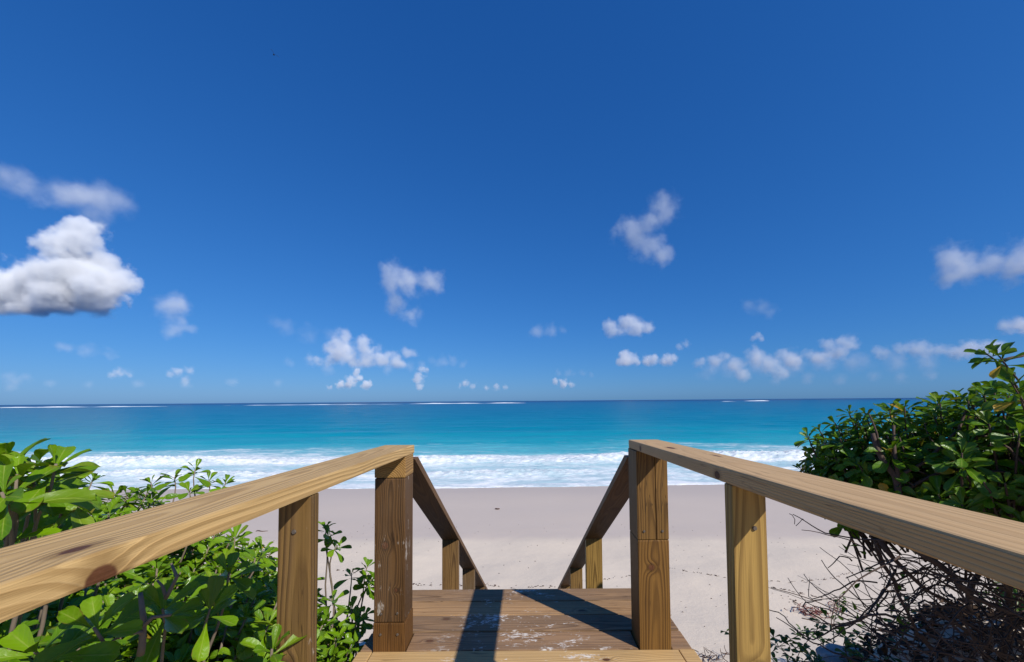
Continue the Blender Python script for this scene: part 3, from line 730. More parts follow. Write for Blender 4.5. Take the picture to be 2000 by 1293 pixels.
for k in range(14):
    b = Vector((-1.7 + rnd.uniform(-.35, .35), 1.1 + rnd.uniform(-.3, .3), 0)); b.z = ground(b.x, b.y) - 0.05
    e = Vector((-1.6 + rnd.uniform(-.7, .6), 1.1 + rnd.uniform(-.7, .7), rnd.uniform(0.05, 0.42)))
    st.append((wig(bez(b, b + Vector((0, 0, 0.4)), e.lerp(b, 0.35) + Vector((rnd.uniform(-.2, .2), rnd.uniform(-.2, .2), 0.1)), e, 10), 0.03, rnd), [0.017 - 0.001 * j for j in range(10)], True))
for (a, b, c, r0) in (((290, 1265, 0.93), (293, 1200, 0.93), (285, 1150, 0.95), 0.0075), ((290, 1215, 0.93), (310, 1195, 0.93), (345, 1190, 0.95), 0.005), ((293, 1225, 0.92), (260, 1228, 0.9), (235, 1240, 0.9), 0.004),
                      ((335, 1160, 1.0), (355, 1120, 1.0), (345, 1095, 1.02), 0.0048), ((335, 1155, 1.0), (328, 1135, 1.0), (318, 1125, 1.0), 0.004), ((30, 1060, 0.95), (36, 1020, 0.95), (34, 985, 0.95), 0.007)):
    a, b, c = at(*a), at(*b), at(*c)
    st.append((wig([a.lerp(b, k / 4) for k in range(5)] + [b.lerp(c, k / 4) for k in range(1, 5)], 0.006, rnd), [r0 * (1 - 0.05 * k) for k in range(9)], True))
build_plant(root, lv, st, M_LEAF, M_BARK, LM, 300)

# --- left: lower shrub further along the beach edge
ex = [sprig(345, 930, 2.55, (0, -.2, 1), 0.115, (-2.2, 2.5, 0.25)), sprig(385, 915, 2.6, (0.2, -.1, 1), 0.12, (-2.0, 2.6, 0.2)), sprig(300, 940, 2.6, (-.1, -.2, 1), 0.11, (-2.3, 2.6, 0.2)),
      sprig(412, 935, 2.7, (0.1, 0, 1), 0.10, (-2.0, 2.7, 0.2)), sprig(445, 940, 2.7, (0.4, 0, 1), 0.10, (-2.0, 2.7, 0.2)), sprig(375, 955, 2.5, (0.3, -.4, .8), 0.105, (-2.0, 2.5, 0.2)),
      sprig(465, 1045, 2.05, (0.2, -.2, 1), 0.11, (-1.5, 2.0, 0.1)), sprig(520, 1068, 2.1, (0.4, 0, 1), 0.11, (-1.45, 2.0, 0.1)), sprig(505, 1085, 1.9, (0.2, -.2, 1), 0.1, (-1.4, 1.9, 0.1))]
root, lv, st, rnd = shrub('leafy_shrub', 'low spreading shrub on the beach edge behind the left rail', 'shrub', (-2.7, 2.4, ground(-2.7, 2.4)),
      [((-3.15, 2.30, -0.12), (1.15, 0.85, 0.80)), ((-2.15, 2.35, -0.20), (0.70, 0.55, 0.66)), ((-1.45, 2.1, -0.34), (0.42, 0.42, 0.54)), ((-4.4, 1.7, -0.1), (0.9, 1.2, 0.80))],
      0.115, 0.108, M_LEAF, LM, M_BARK, 9, -0.9, ex)
for k in range(8):
    b = Vector((-2.6 + rnd.uniform(-.6, .8), 2.4 + rnd.uniform(-.3, .3), 0)); b.z = ground(b.x, b.y) - 0.05
    e = b + Vector((rnd.uniform(-.4, .4), rnd.uniform(-.3, .3), rnd.uniform(0.9, 1.4)))
    st.append((wig(bez(b, b + Vector((0, 0, 0.4)), e.lerp(b, 0.35), e, 9), 0.03, rnd), [0.016 - 0.001 * j for j in range(9)], True))
build_plant(root, lv, st, M_LEAF, M_BARK, LM, 300)

# --- sparse young shrub between the left upright and the left post
ex = []
for (px, py, D, ax, sz) in ((650, 1040, 2.15, (.5, 0, .7), .085), (662, 1062, 2.15, (.6, -.2, .6), .085), (640, 1025, 2.2, (.2, 0, 1), .08), (690, 1112, 2.35, (.1, 0, 1), .085), (720, 1100, 2.45, (.3, 0, .9), .09),
                            (728, 1125, 2.4, (.4, -.2, .4), .085), (725, 1140, 2.4, (.3, -.3, .1), .08), (652, 1160, 2.1, (-.1, -.3, 1), .095), (690, 1180, 2.1, (.1, -.3, 1), .09), (700, 1205, 2.05, (.3, -.3, .8), .09),
                            (645, 1200, 2.0, (-.2, -.4, .8), .09), (715, 1190, 2.15, (.4, -.1, .8), .08), (660, 1235, 1.95, (0, -.5, .8), .09), (640, 1260, 1.95, (-.2, -.4, .7), .09), (690, 1250, 2.0, (.2, -.4, .7), .085),
                            (610, 1180, 2.1, (-.2, -.3, .9), .09), (600, 1120, 2.2, (-.1, -.2, 1), .09), (670, 1215, 2.2, (.1, -.4, .9), .09), (705, 1235, 2.1, (.2, -.4, .8), .08), (650, 1280, 1.95, (0, -.5, .8), .09)):
    p = at(px, py, D); ex.append((p, Vector(ax), sz, Vector((-1.0 + random.uniform(-.14, .1), 2.2 + random.uniform(-.15, .15), -0.3 + random.uniform(-.3, .15)))))
root, lv, st, rnd = shrub('leafy_shrub', 'thin straggly shrub with wilted leaves beside the left post', 'shrub', (-1.0, 2.2, ground(-1.0, 2.2)),
      [((-1.08, 2.15, -0.38), (0.19, 0.25, 0.38)), ((-0.98, 2.05, -0.30), (0.13, 0.2, 0.26))], 0.105, 0.088, M_LEAF, LM, M_BARK, 14, -1.0, ex, layers=((1.0, 0.8),))
for k in range(7):
    b = Vector((-1.0 + rnd.uniform(-.1, .1), 2.2 + rnd.uniform(-.1, .1), 0)); b.z = ground(b.x, b.y) - 0.05
    e = Vector((-0.98 + rnd.uniform(-.1, .1), 2.2 + rnd.uniform(-.12, .12), -0.2 + rnd.uniform(-.2, .1)))
    st.append((wig(bez(b, b + Vector((0, 0, 0.4)), e.lerp(b, 0.35), e, 9), 0.03, rnd), [0.008 - 0.0005 * j for j in range(9)], True))
build_plant(root, lv, st, M_LEAF, M_BARK, LM, 200)

# --- right: tall shrub, leafy crown over a tangle of bare stems
ex = [sprig(1955, 695, 1.75, (-.5, 0, .8), 0.115, (2.3, 1.75, 0.95)), sprig(1930, 690, 1.8, (-.8, 0, .5), 0.10, (2.3, 1.8, 0.95)), sprig(1975, 745, 1.75, (-.4, 0, .9), 0.12, (2.3, 1.8, 0.8)), sprig(1990, 770, 1.7, (-.5, -.2, .8), 0.12, (2.3, 1.75, 0.8)),
      sprig(1605, 865, 2.5, (-.8, 0, .5), 0.10, (1.95, 2.5, .6)), sprig(1612, 905, 2.45, (-.8, -.2, .1), 0.10, (1.95, 2.5, .55)), sprig(1640, 845, 2.5, (-.5, 0, .9), 0.105, (2.0, 2.5, .6)),
      sprig(1735, 800, 2.3, (-.2, -.1, 1), 0.13, (2.15, 2.35, .7)), sprig(1765, 795, 2.2, (0, -.1, 1), 0.13, (2.2, 2.3, .7)), sprig(1680, 825, 2.4, (-.4, 0, .9), 0.11, (2.05, 2.45, .65)), sprig(1835, 785, 2.1, (0, -.2, 1), 0.12, (2.3, 2.2, .7)), sprig(1890, 780, 2.0, (0, -.2, 1), 0.12, (2.3, 2.1, .7))]
root, lv, st, rnd = shrub('leafy_shrub', 'tall shade-toned shrub with a tangle of bare stems beside the right rail', 'shrub', (2.7, 2.3, ground(2.7, 2.3)),
      [((2.30, 2.40, 0.72), (0.52, 0.50, 0.34)), ((2.75, 2.05, 0.74), (0.78, 0.62, 0.44)), ((2.06, 2.50, 0.62), (0.27, 0.30, 0.26)), ((3.3, 1.3, 0.75), (1.05, 0.8, 0.65)), ((3.35, 1.95, 0.55), (0.6, 0.7, 0.65)), ((3.0, 0.5, 0.35), (1.15, 0.9, 0.62))],  # the last lobes lie out of view, added to shade stems and ground
      0.135, 0.108, M_LEAF_SHADE, LMD, M_BARK, 21, -0.4, ex, layers=((1.0, 1.1), (0.72, 0.6), (0.45, 0.35)), test=lambda p: p.y < 1.3 or (p.x < 2.2 and p.z > 0.42) or (p.z > 0.05 and random.random() < 0.10 + 0.9 * float(sstep(0.45, 0.82, np.array(p.z)))))
# stems
for (pa, pb, pc, r0) in (((1745, 1000, 2.1), (1735, 930, 2.1), (1700, 850, 2.15), .018), ((1742, 940, 2.1), (1738, 880, 2.1), (1742, 830, 2.15), .011), ((1745, 930, 2.1), (1800, 890, 2.05), (1870, 840, 2.0), .010),
                         ((1720, 895, 2.12), (1712, 850, 2.15), (1695, 812, 2.2), .006), ((1870, 840, 2.0), (1885, 800, 2.0), (1910, 785, 2.0), .007), ((1870, 845, 2.0), (1865, 890, 2.0), (1850, 915, 2.05), .007),
                         ((1750, 950, 2.1), (1850, 915, 2.0), (1960, 930, 1.9), .009), ((1900, 835, 1.95), (1960, 870, 1.9), (2010, 930, 1.85), .008), ((1955, 705, 1.78), (1990, 703, 1.78), (2040, 690, 1.8), .007),
                         ((1755, 940, 2.12), (1820, 980, 2.1), (1900, 1000, 2.1), .006)):
    a, b, c = at(*pa), at(*pb), at(*pc)
    st.append((wig([a.lerp(b, k / 5) for k in range(6)] + [b.lerp(c, k / 5) for k in range(1, 6)], 0.03, rnd), [r0 * (1 - 0.045 * k) for k in range(11)], True))
def wander(p, d, n, step, curl, rnd, droop=0.0):
    pts = [p.copy()]; ax = Vector((rnd.uniform(-1, 1), rnd.uniform(-1, 1), rnd.uniform(-1, 1))).normalized()
    for k in range(n):
        if rnd.random() < 0.16: ax = Vector((rnd.uniform(-1, 1), rnd.uniform(-1, 1), rnd.uniform(-1, 1))).normalized()
        d = (Matrix.Rotation(rnd.gauss(0, curl) + curl * 0.5, 3, ax) @ d).normalized(); d.z -= droop; d.normalize()
        q = pts[-1] + d * step
        if q.x < 0.84 and q.y < 6.6: d.x = abs(d.x) + 0.2; q = pts[-1] + d.normalized() * step
        pts.append(q)
    return pts
for k in range(9):                                        # thick leaning stems
    b = Vector((rnd.uniform(2.9, 3.7), rnd.uniform(1.9, 3.0), 0)); b.z = ground(b.x, b.y) - 0.05
    e = Vector((b.x + rnd.uniform(-.6, .1), b.y + rnd.uniform(-.5, .3), rnd.uniform(0.35, 0.8)))
    st.append((wig(bez(b, b + Vector((rnd.uniform(-.2, .3), 0, 0.5)), e.lerp(b, 0.4) + Vector((rnd.uniform(-.15, .2), rnd.uniform(-.2, .2), 0)), e, 12), 0.06, rnd), [rnd.uniform(0.013, 0.024) * (1 - 0.05 * j) for j in range(12)], True))
for (pa, pb, pc, r0) in (((1700, 1050, 2.3), (1712, 1100, 2.35), (1765, 1225, 2.5), .014), ((1765, 1225, 2.5), (1800, 1270, 2.5), (1860, 1330, 2.5), .015), ((1705, 1050, 2.2), (1790, 1140, 2.2), (1860, 1200, 2.3), .012),
                         ((1690, 1050, 2.3), (1600, 1035, 2.35), (1533, 1000, 2.4), .0045), ((1650, 1090, 2.4), (1625, 1085, 2.4), (1600, 1100, 2.45), .004), ((1760, 1060, 2.0), (1880, 1160, 2.0), (2020, 1220, 2.0), .016),
                         ((1800, 1180, 2.1), (1900, 1250, 2.1), (2010, 1310, 2.1), .010), ((1640, 1210, 2.6), (1570, 1230, 2.6), (1500, 1195, 2.7), .005), ((1533, 1000, 2.4), (1540, 1010, 2.4), (1540, 1020, 2.4), .002), ((1560, 1012, 2.38), (1552, 1018, 2.38), (1545, 1022, 2.38), .002)):
    a, b, c = at(*pa), at(*pb), at(*pc)
    st.append((wig([a.lerp(b, k / 5) for k in range(6)] + [b.lerp(c, k / 5) for k in range(1, 6)], 0.035, rnd), [max(0.0018, r0 * (1 - 0.05 * k)) for k in range(11)], True))
for k in range(270):                                      # wiry stems
    q = rnd.random() ** 0.55
    px = 1640 + 420 * q + rnd.uniform(-20, 20); lo = 1020 + (px - 1500) * 0.24
    py = rnd.uniform(lo, 1330); D = rnd.uniform(1.9, 3.0)
    p = at(px, py, D)
    if p.z < ground(p.x, p.y) + 0.05: continue
    d = Vector((rnd.uniform(-1, .2), rnd.uniform(-.3, .3), rnd.uniform(-.35, .45)))
    n = rnd.randint(9, 20); r0 = rnd.choice((0.0028, 0.0034, 0.0042, 0.006))
    st.append((wander(p, d, n, 0.04, rnd.choice((0.16, 0.3, 0.42)), rnd), [r0 * (1 - 0.6 * j / n) for j in range(n + 1)], k < 150))
for k in range(120):                                      # twigs inside the crown
    p = at(rnd.uniform(1770, 2060), rnd.uniform(930, 1060), rnd.uniform(1.9, 2.6)); n = rnd.randint(5, 9)
    st.append((wander(p, Vector((rnd.uniform(-.6, .6), rnd.uniform(-.5, .5), rnd.uniform(-.3, .4))), n, 0.045, 0.25, rnd), [0.005 * (1 - 0.05 * j) for j in range(n + 1)], k < 50))
for k in range(60):                                       # a few leaves left on the bare part
    px = rnd.uniform(1620, 1760); p = at(px, rnd.uniform(1050, 1210), rnd.uniform(2.2, 2.8)); d = Vector((rnd.uniform(-1, 1), rnd.uniform(-1, .3), rnd.uniform(-1, .6))).normalized()
    if k < 24: lv.append((leaf_frame(p, d, Vector((0, 0, 1)), rnd.uniform(0.05, 0.08)), rnd.randrange(8)))
build_plant(root, lv, st, M_LEAF_SHADE, M_BARK_D, LMD, 300)

# --- low thicket added to darken the gap behind the stems
root, lv, st, rnd = shrub('leafy_shrub', 'low thicket added to darken the gap behind the bare stems at bottom right', 'shrub', (4.7, 3.4, ground(4.7, 3.4)),
      [((4.6, 3.0, -0.72), (1.0, 0.7, 0.60))], 0.17, 0.115, M_LEAF_SHADE, LMD, M_BARK_D, 25, -1.6, (), layers=((1.0, 1.0), (0.75, 0.6)))
build_plant(root, lv, st, M_LEAF_SHADE, M_BARK_D, LMD, 60)

# --- dead leaves and twigs under the right shrub
def litter():
    rnd = random.Random(77); V = []; Fc = []; off = 0
    for k in range(8500):
        x = rnd.uniform(2.2, 5.5); y = rnd.uniform(1.4, 4.6)
        if (x - 3.8) ** 2 / 2.3 + (y - 2.9) ** 2 / 2.0 > 1 + rnd.uniform(-.25, .2): continue
        p = Vector((x, y, 0)); p.z = ground(x, y) + rnd.uniform(0.004, 0.09)
        d = Vector((rnd.uniform(-1, 1), rnd.uniform(-1, 1), rnd.uniform(-.3, .3))).normalized()
        m = np.array(leaf_frame(p, d, Vector((rnd.uniform(-.7, .7), rnd.uniform(-.7, .7), 1)), rnd.uniform(0.06, 0.11)))
        v, f = LEAVES[rnd.randrange(8)]; V.append(v @ m[:3, :3].T + m[:3, 3]); Fc.append(np.array(f) + off); off += len(v)
    me = mesh('leaf_litter', np.concatenate(V), np.concatenate(Fc), True)
    tag(link('leaf_litter', me, None, bark_mat('dead_leaf', (0.03, 0.018, 0.012), (0.10, 0.06, 0.035))), 'dark dead leaves covering the sand under the right shrub', 'leaf litter', kind='stuff')
litter()

# --- right: low creeping vine at the foot of the shrub
root = empty('creeping_vine', (2.45, 3.4, ground(2.45, 3.4))); tag(root, 'low dark vine trailing over the sand beside the right upright', 'vine')
lv = []; st = []; rnd = random.Random(31)
for k in range(30):
    p = Vector((rnd.uniform(2.0, 2.75), rnd.uniform(3.0, 3.7), 0)); p.z = ground(p.x, p.y) + 0.03
    d = Vector((rnd.uniform(-1, .4), rnd.uniform(-.7, .5), rnd.uniform(0.2, 0.9))); n = rnd.randint(8, 14)
    pts = wander(p, d, n, 0.06, 0.2, rnd, 0.08); pts = [Vector((q.x, q.y, max(q.z, ground(q.x, q.y) + 0.01))) for q in pts]
    st.append((pts, [0.0045 * (1 - 0.05 * j) for j in range(n + 1)], True))
    for q in pts[2:]:
        for j in range(3):
            d2 = Vector((rnd.uniform(-1, 1), rnd.uniform(-1, 1), rnd.uniform(-.2, .8))).normalized()
            lv.append((leaf_frame(q, d2, Vector((rnd.uniform(-.4, .4), rnd.uniform(-.4, .4), 1)), rnd.uniform(0.055, 0.085)), rnd.randrange(8)))
build_plant(root, lv, st, M_VINE, M_BARK_D, LMV, 300)

# ------------------------------------------------------------------ small things on the sand
M_WEED = bark_mat('dry_seaweed', (0.03, 0.018, 0.014), (0.12, 0.06, 0.045))
M_WEED_R = bark_mat('red_seaweed', (0.09, 0.02, 0.02), (0.24, 0.08, 0.06))
def weed(name, loc, n, spread, mat, label, cat, seed, r0=0.004, ln=0.07, hgt=0.03):
    rnd = random.Random(seed); root = empty(name, loc); v = []; f = []; off = 0
    for k in range(n):
        p = Vector((rnd.gauss(0, spread[0]), rnd.gauss(0, spread[1]), 0)); p.z = ground(loc[0] + p.x, loc[1] + p.y) - loc[2] + rnd.uniform(0.003, hgt)
        d = Vector((rnd.uniform(-1, 1), rnd.uniform(-1, 1), rnd.uniform(-.2, .3)))
        a, b = tube(wander(p + Vector((50, 0, 0)), d, 4, ln / 4, 0.4, rnd), [r0, r0 * 1.1, r0, r0 * .8, r0 * .4], 5)
        v += [tuple(q - Vector((50, 0, 0))) for q in a]; f += [tuple(i + off for i in q) for q in b]; off += len(a)
    bpy.data.objects.remove(root)
    o = link(name, mesh(name, v, f, True), None, mat); o.location = loc
    return tag(o, label, cat)
def on_ground(px, py):
    d = at(px, py, 1.0) - CAM; D = np.arange(3.0, 24.0, 0.01)
    hit = (CAM.z + d.z * D) <= ground_np(CAM.x + d.x * D, D)
    k = float(D[int(np.argmax(hit))]); x = CAM.x + d.x * k
    return (x, k, ground(x, k))
weed('seaweed_clump', on_ground(1565, 1190), 46, (0.16, 0.09), M_WEED_R, 'reddish dried seaweed clump on the sand near the vine', 'seaweed', 41, 0.006, 0.12, 0.07)
weed('seaweed_clump', on_ground(1622, 1180), 26, (0.13, 0.12), M_WEED_R, 'small scattered red seaweed strands below the bare stems', 'seaweed', 42, 0.005, 0.1, 0.03)
weed('seaweed_clump', on_ground(1372, 1274), 34, (0.12, 0.06), M_WEED, 'dark seaweed tuft on the sand between right post and upright', 'seaweed', 43, 0.004, 0.12, 0.06)
weed('seaweed_clump', on_ground(1350, 1290), 40, (0.10, 0.05), M_WEED, 'dark red-brown seaweed lying by the deck corner', 'seaweed', 44, 0.006, 0.1, 0.05)
def wrack():
    rnd = random.Random(51); v = []; f = []; off = 0
    paths = [[(660, 1108), (820, 1135), (950, 1134), (1010, 1143), (1090, 1137), (1300, 1104), (1410, 1122), (1520, 1130), (1600, 1125), (1650, 1112)],
             [(1490, 1138), (1540, 1150), (1580, 1157), (1640, 1168)], [(1500, 1155), (1560, 1172), (1590, 1185)]]
    pieces = []
    for pi, pa in enumerate(paths):
        w = [Vector(on_ground(*q)) for q in pa]
        for a, b in zip(w[:-1], w[1:]):
            n = int((b - a).length * (26 if pi == 0 else 42))
            for k in range(n):
                q = a.lerp(b, rnd.random()); q.y += rnd.gauss(0, 0.025 if pi < 2 else 0.1) + 0.08 * mnoise.noise(Vector((q.x * 2.2, 1, pi)))
                pieces.append((q, rnd.uniform(0.012, 0.05), (b - a).normalized()))
    for k in range(230):
        q = Vector((rnd.uniform(-7, 7), rnd.uniform(5.3, 13), 0)); pieces.append((q, rnd.uniform(0.008, 0.03), Vector((1, 0, 0))))
    for q, L, dr in pieces:
        q.z = ground(q.x, q.y) + 0.004; d = (dr + Vector((rnd.uniform(-.5, .5), rnd.uniform(-.5, .5), 0))).normalized() * L
        r0 = rnd.uniform(0.0025, 0.006)
        a, b = tube([q, q + d * 0.5 + Vector((0, 0, 0.006)), q + d], [r0 * .7, r0, r0 * .5], 5)
        v += [tuple(x) for x in a]; f += [tuple(i + off for i in x) for x in b]; off += len(a)
    o = link('seaweed_scraps', mesh('seaweed_scraps', v, f, True), None, M_WEED)
    tag(o, 'thin dark line of seaweed scraps left by the tide', 'seaweed', kind='stuff')
wrack()
def stick(px, py, L, r, label, cat, name, seed, mat):
    rnd = random.Random(seed); p = Vector(on_ground(px, py)); p.z += r * 0.8
    v, f = tube(wig([Vector((-L / 2 + L * k / 8, 0.02 * math.sin(k), 0)) for k in range(9)], L * 0.06, rnd), [r * (0.5 + 0.5 * math.sin(math.pi * (k + 0.6) / 9.2)) for k in range(9)], 7)
    o = link(name, mesh(name, v, f, True), None, mat); o.location = p; tag(o, label, cat)
stick(970, 992, 0.16, 0.028, 'small dark lump of driftwood on the wet sand', 'driftwood', 'driftwood', 3, M_WEED)
stick(516, 1034, 0.34, 0.014, 'thin dark stick on the sand left of the left upright', 'stick', 'driftwood_stick', 4, M_WEED)
def rock():
    bm = bmesh.new(); bmesh.ops.create_icosphere(bm, subdivisions=4, radius=1.0)
    for v in bm.verts:
        n = v.co.normalized(); k = 1 + 0.25 * mnoise.noise(n * 1.6) + 0.12 * mnoise.noise(n * 4.1) + 0.05 * mnoise.noise(n * 11)
        v.co = Vector((n.x * 0.42, n.y * 0.3, n.z * 0.17)) * k
    me = bpy.data.meshes.new('rock'); bm.to_mesh(me); bm.free()
    me.polygons.foreach_set('use_smooth', np.ones(len(me.polygons), dtype=bool))
    t = NT('limestone'); p = t.tc('Object'); n = t.noise(p, 9, 5, 0.65)
    o = link('rock', me, None, t.done(t.pbsdf(t.mix(n, (0.26, 0.24, 0.22), (0.5, 0.46, 0.42)), 0.9, 0.15, t.bump(n, 0.8, 0.02))))
    p = on_ground(1640, 1287); o.location = (p[0], p[1], p[2] + 0.02); o.scale = (0.6, 0.6, 0.7); tag(o, 'pale grey rock in shade under the right shrub', 'rock')
rock()

# ------------------------------------------------------------------ bird
def bird():
    root = empty('bird', at(522, 82, 34)); tag(root, 'small dark bird high in the sky at upper left', 'bird')
    t = NT('dark_plumage'); m = t.done(t.pbsdf(t.mix(t.noise(t.tc(), 6, 2), (0.012, 0.012, 0.016), (0.03, 0.03, 0.035)), 0.7, 0.2))
    L = 0.42; pts = [Vector((0, -L / 2 + L * k / 8, 0)) for k in range(9)]
    v, f = tube(pts, [0.008, 0.035, 0.05, 0.062, 0.064, 0.055, 0.042, 0.036, 0.012], 8)
    o = bpy.data.objects.new('body', mesh('body', v, f, True)); o.data.materials.append(m); COL.objects.link(o); o.parent = root
    for s in (-1, 1):
        v = []; f = []
        for i in range(6):
            q = i / 5; ch = 0.13 * (1 - 0.75 * q ** 1.5); x = s * (0.03 + 0.34 * q); z = 0.05 + 0.22 * q - 0.12 * q * q
            v += [(x, 0.06 - 0.1 * q * q, z), (x, 0.06 - 0.1 * q * q - ch * 0.5, z + 0.012), (x, 0.06 - 0.1 * q * q - ch, z), (x, 0.06 - 0.1 * q * q - ch * 0.5, z - 0.006)]
        for i in range(5):
            for j in range(4): a = i * 4 + j; b = i * 4 + (j + 1) % 4; f.append((a, b, b + 4, a + 4))
        o = bpy.data.objects.new('wing', mesh('wing', v, f, True)); o.data.materials.append(m); COL.objects.link(o); o.parent = root
    v = [(-0.02, -0.2, 0), (0.02, -0.2, 0), (0.05, -0.34, 0), (-0.05, -0.34, 0), (-0.02, -0.2, 0.015), (0.02, -0.2, 0.015), (0.05, -0.34, 0.006), (-0.05, -0.34, 0.006)]
    f = [(0, 3, 2, 1), (4, 5, 6, 7), (0, 1, 5, 4), (1, 2, 6, 5), (2, 3, 7, 6), (3, 0, 4, 7)]
    o = bpy.data.objects.new('tail', mesh('tail', v, f)); o.data.materials.append(m); COL.objects.link(o); o.parent = root
    root.rotation_euler = (R(35), R(25), R(50))
bird()
# ------------------------------------------------------------------ clouds (real volumes, kilometres away)
def cloud(label, D, blobs, dens=0.07, rag=1.0, nscale=0.030, soft=0.34, flat=None, seed=0, wisp=0.0):
    """blobs: (x, y, r) as angular sizes in units of 1/800 rad at distance D; flat: cloud base height in the same units"""
    u = D / 800.0
    xs = [b[0] for b in blobs]; ys = [b[1] for b in blobs]
    cx = (min(xs) + max(xs)) / 2; cy_ = (min(ys) + max(ys)) / 2
    c = at(cx, cy_, D)
    pts = [(b[0] - cx, 0.35 * b[2] * math.sin(7.3 * i + seed), cy_ - b[1], b[2]) for i, b in enumerate(blobs)]
    mg = 1.32
    lo = [min(p[k] - p[3] * mg for p in pts) for k in range(3)]; hi = [max(p[k] + p[3] * mg for p in pts) for k in range(3)]
    if flat is not None: lo[2] = max(lo[2], cy_ - flat - 12)
    bm = bmesh.new(); bmesh.ops.create_cube(bm, size=1.0)
    for v in bm.verts: v.co = Vector([(lo[k] + hi[k]) / 2 + v.co[k] * (hi[k] - lo[k]) for k in range(3)]) * u
    me = bpy.data.meshes.new('cloud'); bm.to_mesh(me); bm.free()
    t = NT('cloud_vapour')
    P = t.vm('SCALE', t.tc('Object')); P.node.inputs['Scale'].default_value = 1.0 / u
    Ps = t.vm('ADD', P, (seed * 37.1, seed * 11.3, seed * 23.9))
    w = t.vm('SUBTRACT', t.noise(Ps, nscale * 0.55, 2, 0.5, col=True), (0.5, 0.5, 0.5))
    rm = sorted(p[3] for p in pts)[len(pts) // 2]
    Q = t.vm('ADD', P, t.vm('MULTIPLY', w, (rm * 1.15, rm * 1.15, rm * 0.85)))
    d = None
    for (x, y, z, r) in pts:
        q = t.math('SUBTRACT', 1.0, t.math('DIVIDE', t.vm('DISTANCE', Q, (x, y, z)), r))
        d = q if d is None else t.math('SMOOTH_MAX', d, q, 0.12)
    n = t.math('SUBTRACT', t.noise(Ps, nscale, 6, 0.62), 0.5)
    e = t.math('ADD', d, t.math('MULTIPLY', n, 2.15 * rag))
    m = t.mr(e, 0.08, 0.08 + soft * 1.5)
    if flat is not None:
        z = t.sep(P)[2]
        zb = t.math('ADD', z, t.math('MULTIPLY', n, 10.0))
        m = t.math('MULTIPLY', m, t.mr(zb, cy_ - flat - 7, cy_ - flat + 9))
    if wisp: m = t.math('MULTIPLY', m, t.mr(t.noise(t.vm('MULTIPLY', Ps, (0.6, 1, 1.3)), nscale * 1.5, 4, 0.6), 0.5 - wisp * 0.3, 0.62, 0.15, 1.0))
    v = t.n.new('ShaderNodeVolumePrincipled')
    v.inputs['Color'].default_value = (1, 1, 1, 1); v.inputs['Anisotropy'].default_value = -0.25
    t.l.new(t.math('MULTIPLY', m, dens / u), v.inputs['Density'])
    t.l.new(v.outputs[0], t.out.inputs['Volume'])
    t.m.cycles.volume_step_rate = 0.32
    o = link('cloud', me, None, t.m); o.location = c
    tag(o, label, 'cloud', 'scattered fair-weather clouds over the sea')
def row(pairs): return [tuple(p) for p in pairs]
cloud('largest towering white cumulus with grey base at the left edge', 3200, row([(20, 560, 62), (80, 552, 66), (140, 560, 70), (190, 560, 58), (152, 478, 48), (146, 447, 34), (165, 515, 52), (108, 500, 40), (226, 547, 34), (-40, 570, 66), (120, 595, 48), (176, 596, 44)]), 0.060, 1.1, 0.026, 0.27, flat=606, seed=1)
cloud('flat grey veil of cloud above the towering cumulus', 3500, row([(25, 350, 40), (90, 366, 44), (150, 376, 44), (200, 386, 42), (232, 392, 34), (-30, 330, 40), (150, 405, 40)]), 0.020, 1.0, 0.020, 0.8, seed=2)
cloud('small soft cloud right of the towering cumulus', 3600, row([(325, 598, 34), (348, 594, 24), (350, 640, 25), (372, 640, 14)]), 0.022, 1.1, 0.035, 0.7, seed=3)
cloud('ragged two-lobed cloud high left of centre', 3600, row([(772, 540, 38), (800, 552, 36), (842, 550, 33), (772, 590, 30), (795, 612, 26)]), 0.026, 1.15, 0.034, 0.62, seed=4)
cloud('highest cloud on the right, torn white patch', 3300, row([(1304, 408, 36), (1275, 430, 34), (1244, 450, 42), (1285, 468, 36), (1305, 494, 30)]), 0.024, 1.15, 0.032, 0.65, seed=5)
cloud('white cloud cut off by the right edge above the shrub', 3400, row([(1872, 505, 42), (1866, 538, 30), (1905, 525, 32), (1950, 512, 40), (1995, 512, 46), (2050, 520, 46)]), 0.030, 1.1, 0.030, 0.6, seed=6)
cloud('single pointed cloud right of centre', 5200, row([(1205, 642, 24), (1232, 630, 25), (1245, 640, 26), (1266, 638, 17)]), 0.055, 1.1, 0.045, 0.5, flat=655, seed=7)
cloud('faint flat cloud at centre', 5200, row([(1050, 643, 20), (1075, 645, 20), (1100, 646, 13)]), 0.016, 1.1, 0.045, 0.7, seed=8)
cloud('broken bank of puffs left of centre', 6500, row([(648, 690, 28), (680, 690, 32), (715, 678, 24), (740, 698, 26), (768, 704, 24), (797, 688, 17), (672, 655, 20), (690, 708, 20), (620, 700, 18), (715, 700, 24), (780, 712, 20), (660, 672, 24)]), 0.05, 1.1, 0.046, 0.5, flat=716, seed=9)
cloud('thin grey smear of cloud left of the broken bank', 6000, row([(535, 628, 20), (565, 640, 24), (600, 650, 24), (640, 650, 24)]), 0.008, 1.2, 0.04, 0.8, seed=10)
cloud('low bright puffs on the horizon left of centre', 12000, row([(688, 744, 14), (697, 728, 10), (664, 752, 11), (715, 752, 12), (640, 757, 8), (700, 738, 11), (680, 752, 12)]), 0.12, 1.0, 0.09, 0.42, flat=759, seed=11)
cloud('small low puff above the left post', 11000, row([(818, 738, 15), (826, 722, 11), (818, 755, 10)]), 0.08, 1.2, 0.09, 0.5, seed=12)
cloud('left and largest of three white puffs right of centre', 7000, row([(1226, 703, 21), (1222, 694, 15), (1240, 704, 14), (1212, 708, 10)]), 0.085, 1.0, 0.06, 0.42, flat=715, seed=13)
